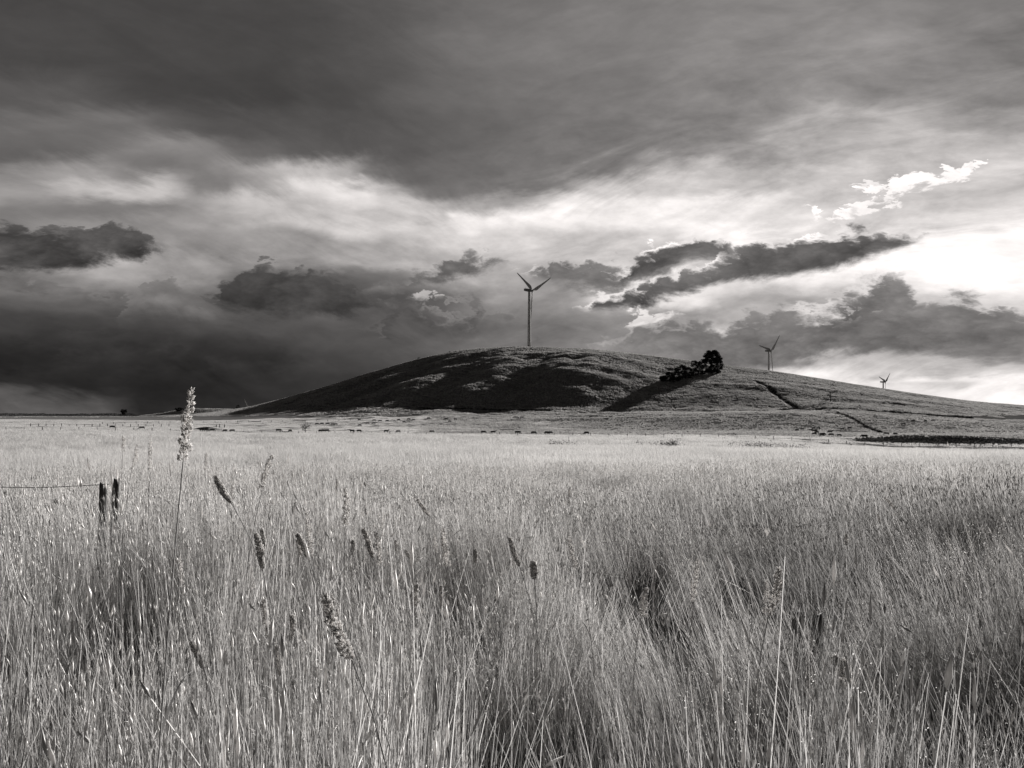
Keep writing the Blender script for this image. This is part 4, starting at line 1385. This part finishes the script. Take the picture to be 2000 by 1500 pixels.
a = np.array([px2x(214, 7.0), 7.0, 1.0]); b = np.array([px2x(-250, 7.6), 7.6, 1.1])
mb.tube([a + (b - a) * k + np.array([0, 0, -0.10 * math.sin(math.pi * k)]) for k in np.linspace(0, 1, 14)], 0.0035, 5)
o = mb.build('wire', M_WIRE); tag(o, 'thin sagging wire leading left from the broken post', 'wire')

# ------------------------------------------------------------------ tall seed heads of the foreground
HEADS = [
    # top x, top y, base x, base y, width px, kind, shift of the stem foot (px), label
    (372, 760, 356, 902, 17, 'lump', -90, 'tallest nearest seed head rising above the horizon at left, lumpy and backlit'),
    (241, 850, 240, 882, 6, 'lump', -10, 'thin pale seed head farthest left below the lone tree'),
    (267, 868, 256, 918, 6, 'lump', -8, 'thin beaded seed head leaning right, beside the second stalk from the left'),
    (297, 850, 295, 920, 7, 'lump', -12, 'long thin beaded seed head standing straight between the left edge and tallest head'),
    (404, 885, 402, 918, 6, 'lump', 10, 'small pale beaded seed head just right of the tallest stalk'),
    (422, 933, 452, 984, 11, 'cigar', 60, 'thick dark cigar shaped seed head leaning left, right of the tallest stalk'),
    (453, 940, 455, 976, 7, 'lump', 10, 'small pale seed head touching the thick cigar head on its right'),
    (530, 890, 512, 956, 10, 'lump', -30, 'pale knobbly seed head leaning right with bare stem below, at upper left'),
    (500, 1045, 512, 1112, 12, 'cigar', 14, 'dark upright cigar seed head, lower one of a touching pair at left'),
    (511, 1036, 517, 1072, 8, 'cigar', 10, 'short dark seed head, upper right one of a touching pair at left'),
    (490, 1108, 495, 1150, 8, 'lump', 14, 'small rough seed head below the touching dark pair'),
    (581, 1045, 603, 1090, 10, 'cigar', 16, 'cigar seed head leaning left in the cluster of three at left centre'),
    (580, 1055, 587, 1088, 7, 'cigar', 8, 'shorter seed head at the left of the cluster of three'),
    (598, 995, 610, 1088, 9, 'lump', 18, 'long rough seed head rising tallest in the cluster of three'),
    (675, 955, 673, 1028, 11, 'lump', -6, 'rough upright seed head with forked base at left centre'),
    (710, 1035, 728, 1092, 10, 'cigar', 16, 'dark cigar seed head leaning left beside a pale straight one'),
    (734, 1040, 741, 1106, 9, 'lump', 8, 'pale straight seed head touching the leaning dark cigar head'),
    (749, 1003, 745, 1036, 6, 'lump', -6, 'small pale seed head above the leaning dark cigar head'),
    (689, 1057, 688, 1085, 9, 'cigar', 0, 'short dark stubby seed head left of the leaning cigar head'),
    (658, 936, 658, 956, 4, 'cigar', 0, 'tiny dark upright seed head above the rough forked one'),
    (711, 942, 715, 950, 4, 'cigar', 3, 'tiny dark tilted seed head in the distance left of centre'),
    (570, 1203, 567, 1252, 11, 'cigar', -4, 'short dark seed head low in the left foreground'),
    (632, 1165, 688, 1287, 19, 'fluff', 30, 'big pale woolly seed head bending left low in the foreground'),
    (645, 1160, 662, 1205, 9, 'fluff', 10, 'small pale woolly tuft just above the big woolly head'),
    (374, 1255, 399, 1305, 12, 'cigar', 14, 'curved pale backed seed head at the bottom left'),
    (514, 1172, 530, 1245, 11, 'fluff', 12, 'soft pale seed head among stems at lower left'),
    (540, 1262, 549, 1318, 10, 'cigar', 8, 'dark seed head near the bottom edge left of centre'),
    (352, 1085, 355, 1148, 7, 'lump', 4, 'pale thin seed head against the tallest stalk, lower down'),
    (281, 1010, 280, 1030, 7, 'cigar', 0, 'small dark blob seed head left of the tallest stalk'),
    (816, 976, 840, 1008, 7, 'cigar', 30, 'cigar seed head leaning left in the middle distance left of centre'),
    (866, 1030, 873, 1108, 11, 'lump', 8, 'tall pale knobbly seed head just left of the picture centre'),
    (850, 1042, 853, 1080, 7, 'lump', 4, 'small pale beaded seed head left of the tall knobbly one'),
    (996, 1052, 1015, 1106, 9, 'cigar', 16, 'long leaning seed head just below the picture centre'),
    (1041, 1099, 1044, 1133, 12, 'cigar', 2, 'short fat dark seed head in the centre of the foreground'),
    (1110, 1048, 1128, 1112, 9, 'lump', 30, 'pale knobbly seed head leaning left, right of centre'),
    (812, 1142, 812, 1186, 12, 'fluff', 0, 'blunt soft seed head low left of centre'),
    (862, 1145, 863, 1186, 8, 'cigar', 2, 'narrow dark seed head beside the blunt soft one'),
    (792, 1075, 803, 1094, 6, 'cigar', 8, 'short tilted dark seed head between the pale straight and tall knobbly ones'),
    (773, 1056, 773, 1078, 6, 'cigar', 0, 'tiny dark upright seed head beside the short tilted one'),
    (928, 1074, 929, 1100, 8, 'cigar', 0, 'small upright seed head between tall knobbly and long leaning ones'),
    (1016, 1136, 1018, 1172, 8, 'lump', 3, 'bright curled seed head below the long leaning one'),
    (1113, 952, 1112, 972, 4, 'cigar', -8, 'tiny dark seed head on a tall thin stem right of centre'),
    (946, 1168, 950, 1202, 7, 'fluff', 3, 'pale feathery seed head low at the centre'),
    (1366, 1092, 1356, 1176, 10, 'lump', -8, 'bright rough seed head with dark tip, right of centre foreground'),
    (1521, 1112, 1502, 1202, 15, 'fluff', -20, 'large bright feathery seed head beside the rotten posts'),
    (1496, 1132, 1494, 1182, 8, 'lump', -4, 'thin seed head on the left of the large feathery one'),
    (1728, 972, 1748, 996, 5, 'cigar', 50, 'dark arched seed head at the right edge of the picture'),
    (1714, 1005, 1718, 1022, 4, 'cigar', 4, 'tiny dark seed head left of and below the arched one'),
    (1653, 1044, 1652, 1066, 6, 'cigar', 0, 'small upright seed head right of the dark hollow'),
    (1264, 1150, 1252, 1204, 11, 'fluff', -8, 'bright feathery seed head in the right foreground'),
    (1632, 1282, 1662, 1340, 20, 'fluff', 14, 'big bright woolly seed head at the bottom right'),
    (1100, 1165, 1093, 1190, 7, 'lump', -5, 'small bright seed head above the dark gap in the foreground'),
]
REAL = {'cigar': 0.085, 'lump': 0.13, 'fluff': 0.12}


def seed_stalk(i, tx, ty, bx, by, wpx, kind, foot, label):
    g = np.random.default_rng(300 + i)
    Lp = math.hypot(tx - bx, ty - by)
    d = REAL[kind] * F / Lp
    d = min(max(d, 1.25), 9.0)
    L = Lp * d / F
    top = np.array([px2x(tx, d), d, float(zat(ty, d))]); base = np.array([px2x(bx, d), d + g.uniform(-0.01, 0.01), float(zat(by, d))])
    rad = wpx * 0.5 * d / F
    fx = px2x(bx + foot * 1.0, d)
    zg = float(height(fx, d))
    drop = base[2] - zg
    t = empty('seed_stalk', (fx, d, zg))
    tag(t, label, 'seed head', 'tall seed heads standing above the grass')
    org = np.array([fx, d, zg])
    ax = (base - top) / L
    # stem: leaves the head along its axis, ends vertical at the foot
    c1 = base + ax * min(drop * 0.35, 0.5); c2 = np.array([fx, d, zg + drop * 0.3]); e = np.array([fx, d, zg - 0.03])
    P = []
    for k in np.linspace(0, 1, 14):
        P.append((1 - k) ** 3 * base + 3 * k * (1 - k) ** 2 * c1 + 3 * k * k * (1 - k) * c2 + k ** 3 * e)
    sm = MB()
    r0 = max(0.0014, rad * 0.18)
    sm.tube([p - org for p in P], np.linspace(r0 * 0.75, r0 * 1.5, 14), 6, shade=np.full(14 * 6 + 2, 0.5))
    # a flag leaf or two
    for q in range(g.integers(1, 3)):
        k = g.uniform(0.25, 0.6); p = P[int(k * 13)] - org
        a = g.uniform(0, 6.28); ln = g.uniform(0.1, 0.2)
        pts = [p + np.array([math.cos(a) * ln * u, math.sin(a) * ln * u, ln * (1.2 * u - 0.9 * u * u)]) for u in np.linspace(0, 1, 6)]
        n = np.array([-math.sin(a), math.cos(a), 0])
        V = []
        for u, pp in zip(np.linspace(0, 1, 6), pts):
            w = 0.0025 * (1 - u) + 0.0003
            V += [pp - n * w, pp + n * w]
        sm.add(V, [(2 * m, 2 * m + 1, 2 * m + 3, 2 * m + 2) for m in range(5)], shade=0.6)
    sm.build('stem', M_STEM, t)
    hd = MB()
    u = np.cross(ax, [0, 1, 0]); u /= np.linalg.norm(u); w = np.cross(ax, u)
    # slightly curved axis
    bend = g.uniform(-0.05, 0.05) * L
    n = {'cigar': 520, 'lump': 420, 'fluff': 520}[kind]
    if wpx < 8: n = int(n * 0.6)
    s_ = g.uniform(0, 1, n)
    if kind == 'cigar':
        env = np.clip(np.sin(np.pi * np.clip(s_ * 0.96 + 0.03, 0, 1)), 0, 1) ** 0.42
        keep = np.ones(n, bool)
    elif kind == 'lump':
        kk = max(5, int(Lp / 9))
        ph = g.uniform(0, 6.28)
        env = (0.45 + 0.55 * np.abs(np.sin(s_ * kk * math.pi * 0.5 + ph))) * np.clip(0.35 + 1.3 * s_ * (1.5 - s_ * 0.75), 0, 1.05)
        keep = g.uniform(0, 1, n) < env + 0.1
    else:
        env = (0.5 + 0.5 * np.abs(np.sin(s_ * 9 + g.uniform(0, 6)))) * np.clip(0.3 + 1.6 * s_ * (1.4 - s_ * 0.8), 0, 1.15)
        keep = np.ones(n, bool)
    s_ = s_[keep]; env = env[keep]; n = len(s_)
    an = g.uniform(0, 6.283, n)
    rr = rad * env * g.uniform(0.45, 0.95, n)
    lob = np.zeros(n)
    if kind != 'cigar':                       # side branches sit in lobes
        la = np.floor(s_ * 9); lob = (_hash(la, la * 0 + i, 5)) * rad * 0.45
    c = top + (s_ * L)[:, None] * ax + u * (np.cos(an) * rr + lob + bend * np.sin(np.pi * s_))[:, None] + w * (np.sin(an) * rr)[:, None]
    out = u * np.cos(an)[:, None] + w * np.sin(an)[:, None]
    dr = -ax * (1.1 if kind == 'cigar' else 0.8) + out * (g.uniform(0.35, 0.8, n) if kind == 'cigar' else g.uniform(0.5, 1.3, n))[:, None] + g.normal(0, 0.15, (n, 3))
    dr /= np.linalg.norm(dr, axis=1)[:, None]
    ln = (rad * (0.75 if kind == 'cigar' else 0.7) + 0.0012) * g.uniform(0.7, 1.3, n)[:, None]
    wd = ln * 0.24
    q1 = np.cross(dr, g.normal(size=(n, 3))); q1 /= np.linalg.norm(q1, axis=1)[:, None]; q2 = np.cross(dr, q1)
    m = c + dr * ln * 0.4
    V = np.stack([c, m + q1 * wd, m + q2 * wd, m - q1 * wd, m - q2 * wd, c + dr * ln], 1).reshape(-1, 3) - org
    b = (np.arange(n) * 6)[:, None]
    T = np.concatenate([b + np.array(f) for f in ((0, 2, 1), (0, 3, 2), (0, 4, 3), (0, 1, 4), (5, 1, 2), (5, 2, 3), (5, 3, 4), (5, 4, 1))], 0)
    hd.add(V, None, T, np.repeat(g.uniform(0.1, 0.9, n), 6))
    ss = np.linspace(0, 1, 12)
    hd.tube([top - org + ax * L * k + u * bend * math.sin(math.pi * k) for k in ss], [max(0.0008, rad * (0.5 if kind == 'cigar' else 0.22) * math.sin(math.pi * min(max(k, 0.06), 0.94)) ** 0.5) for k in ss], 6, shade=0.7)
    hd.build('seed_head', M_HEAD, t)


for i, hh in enumerate(HEADS):
    seed_stalk(i, *hh)
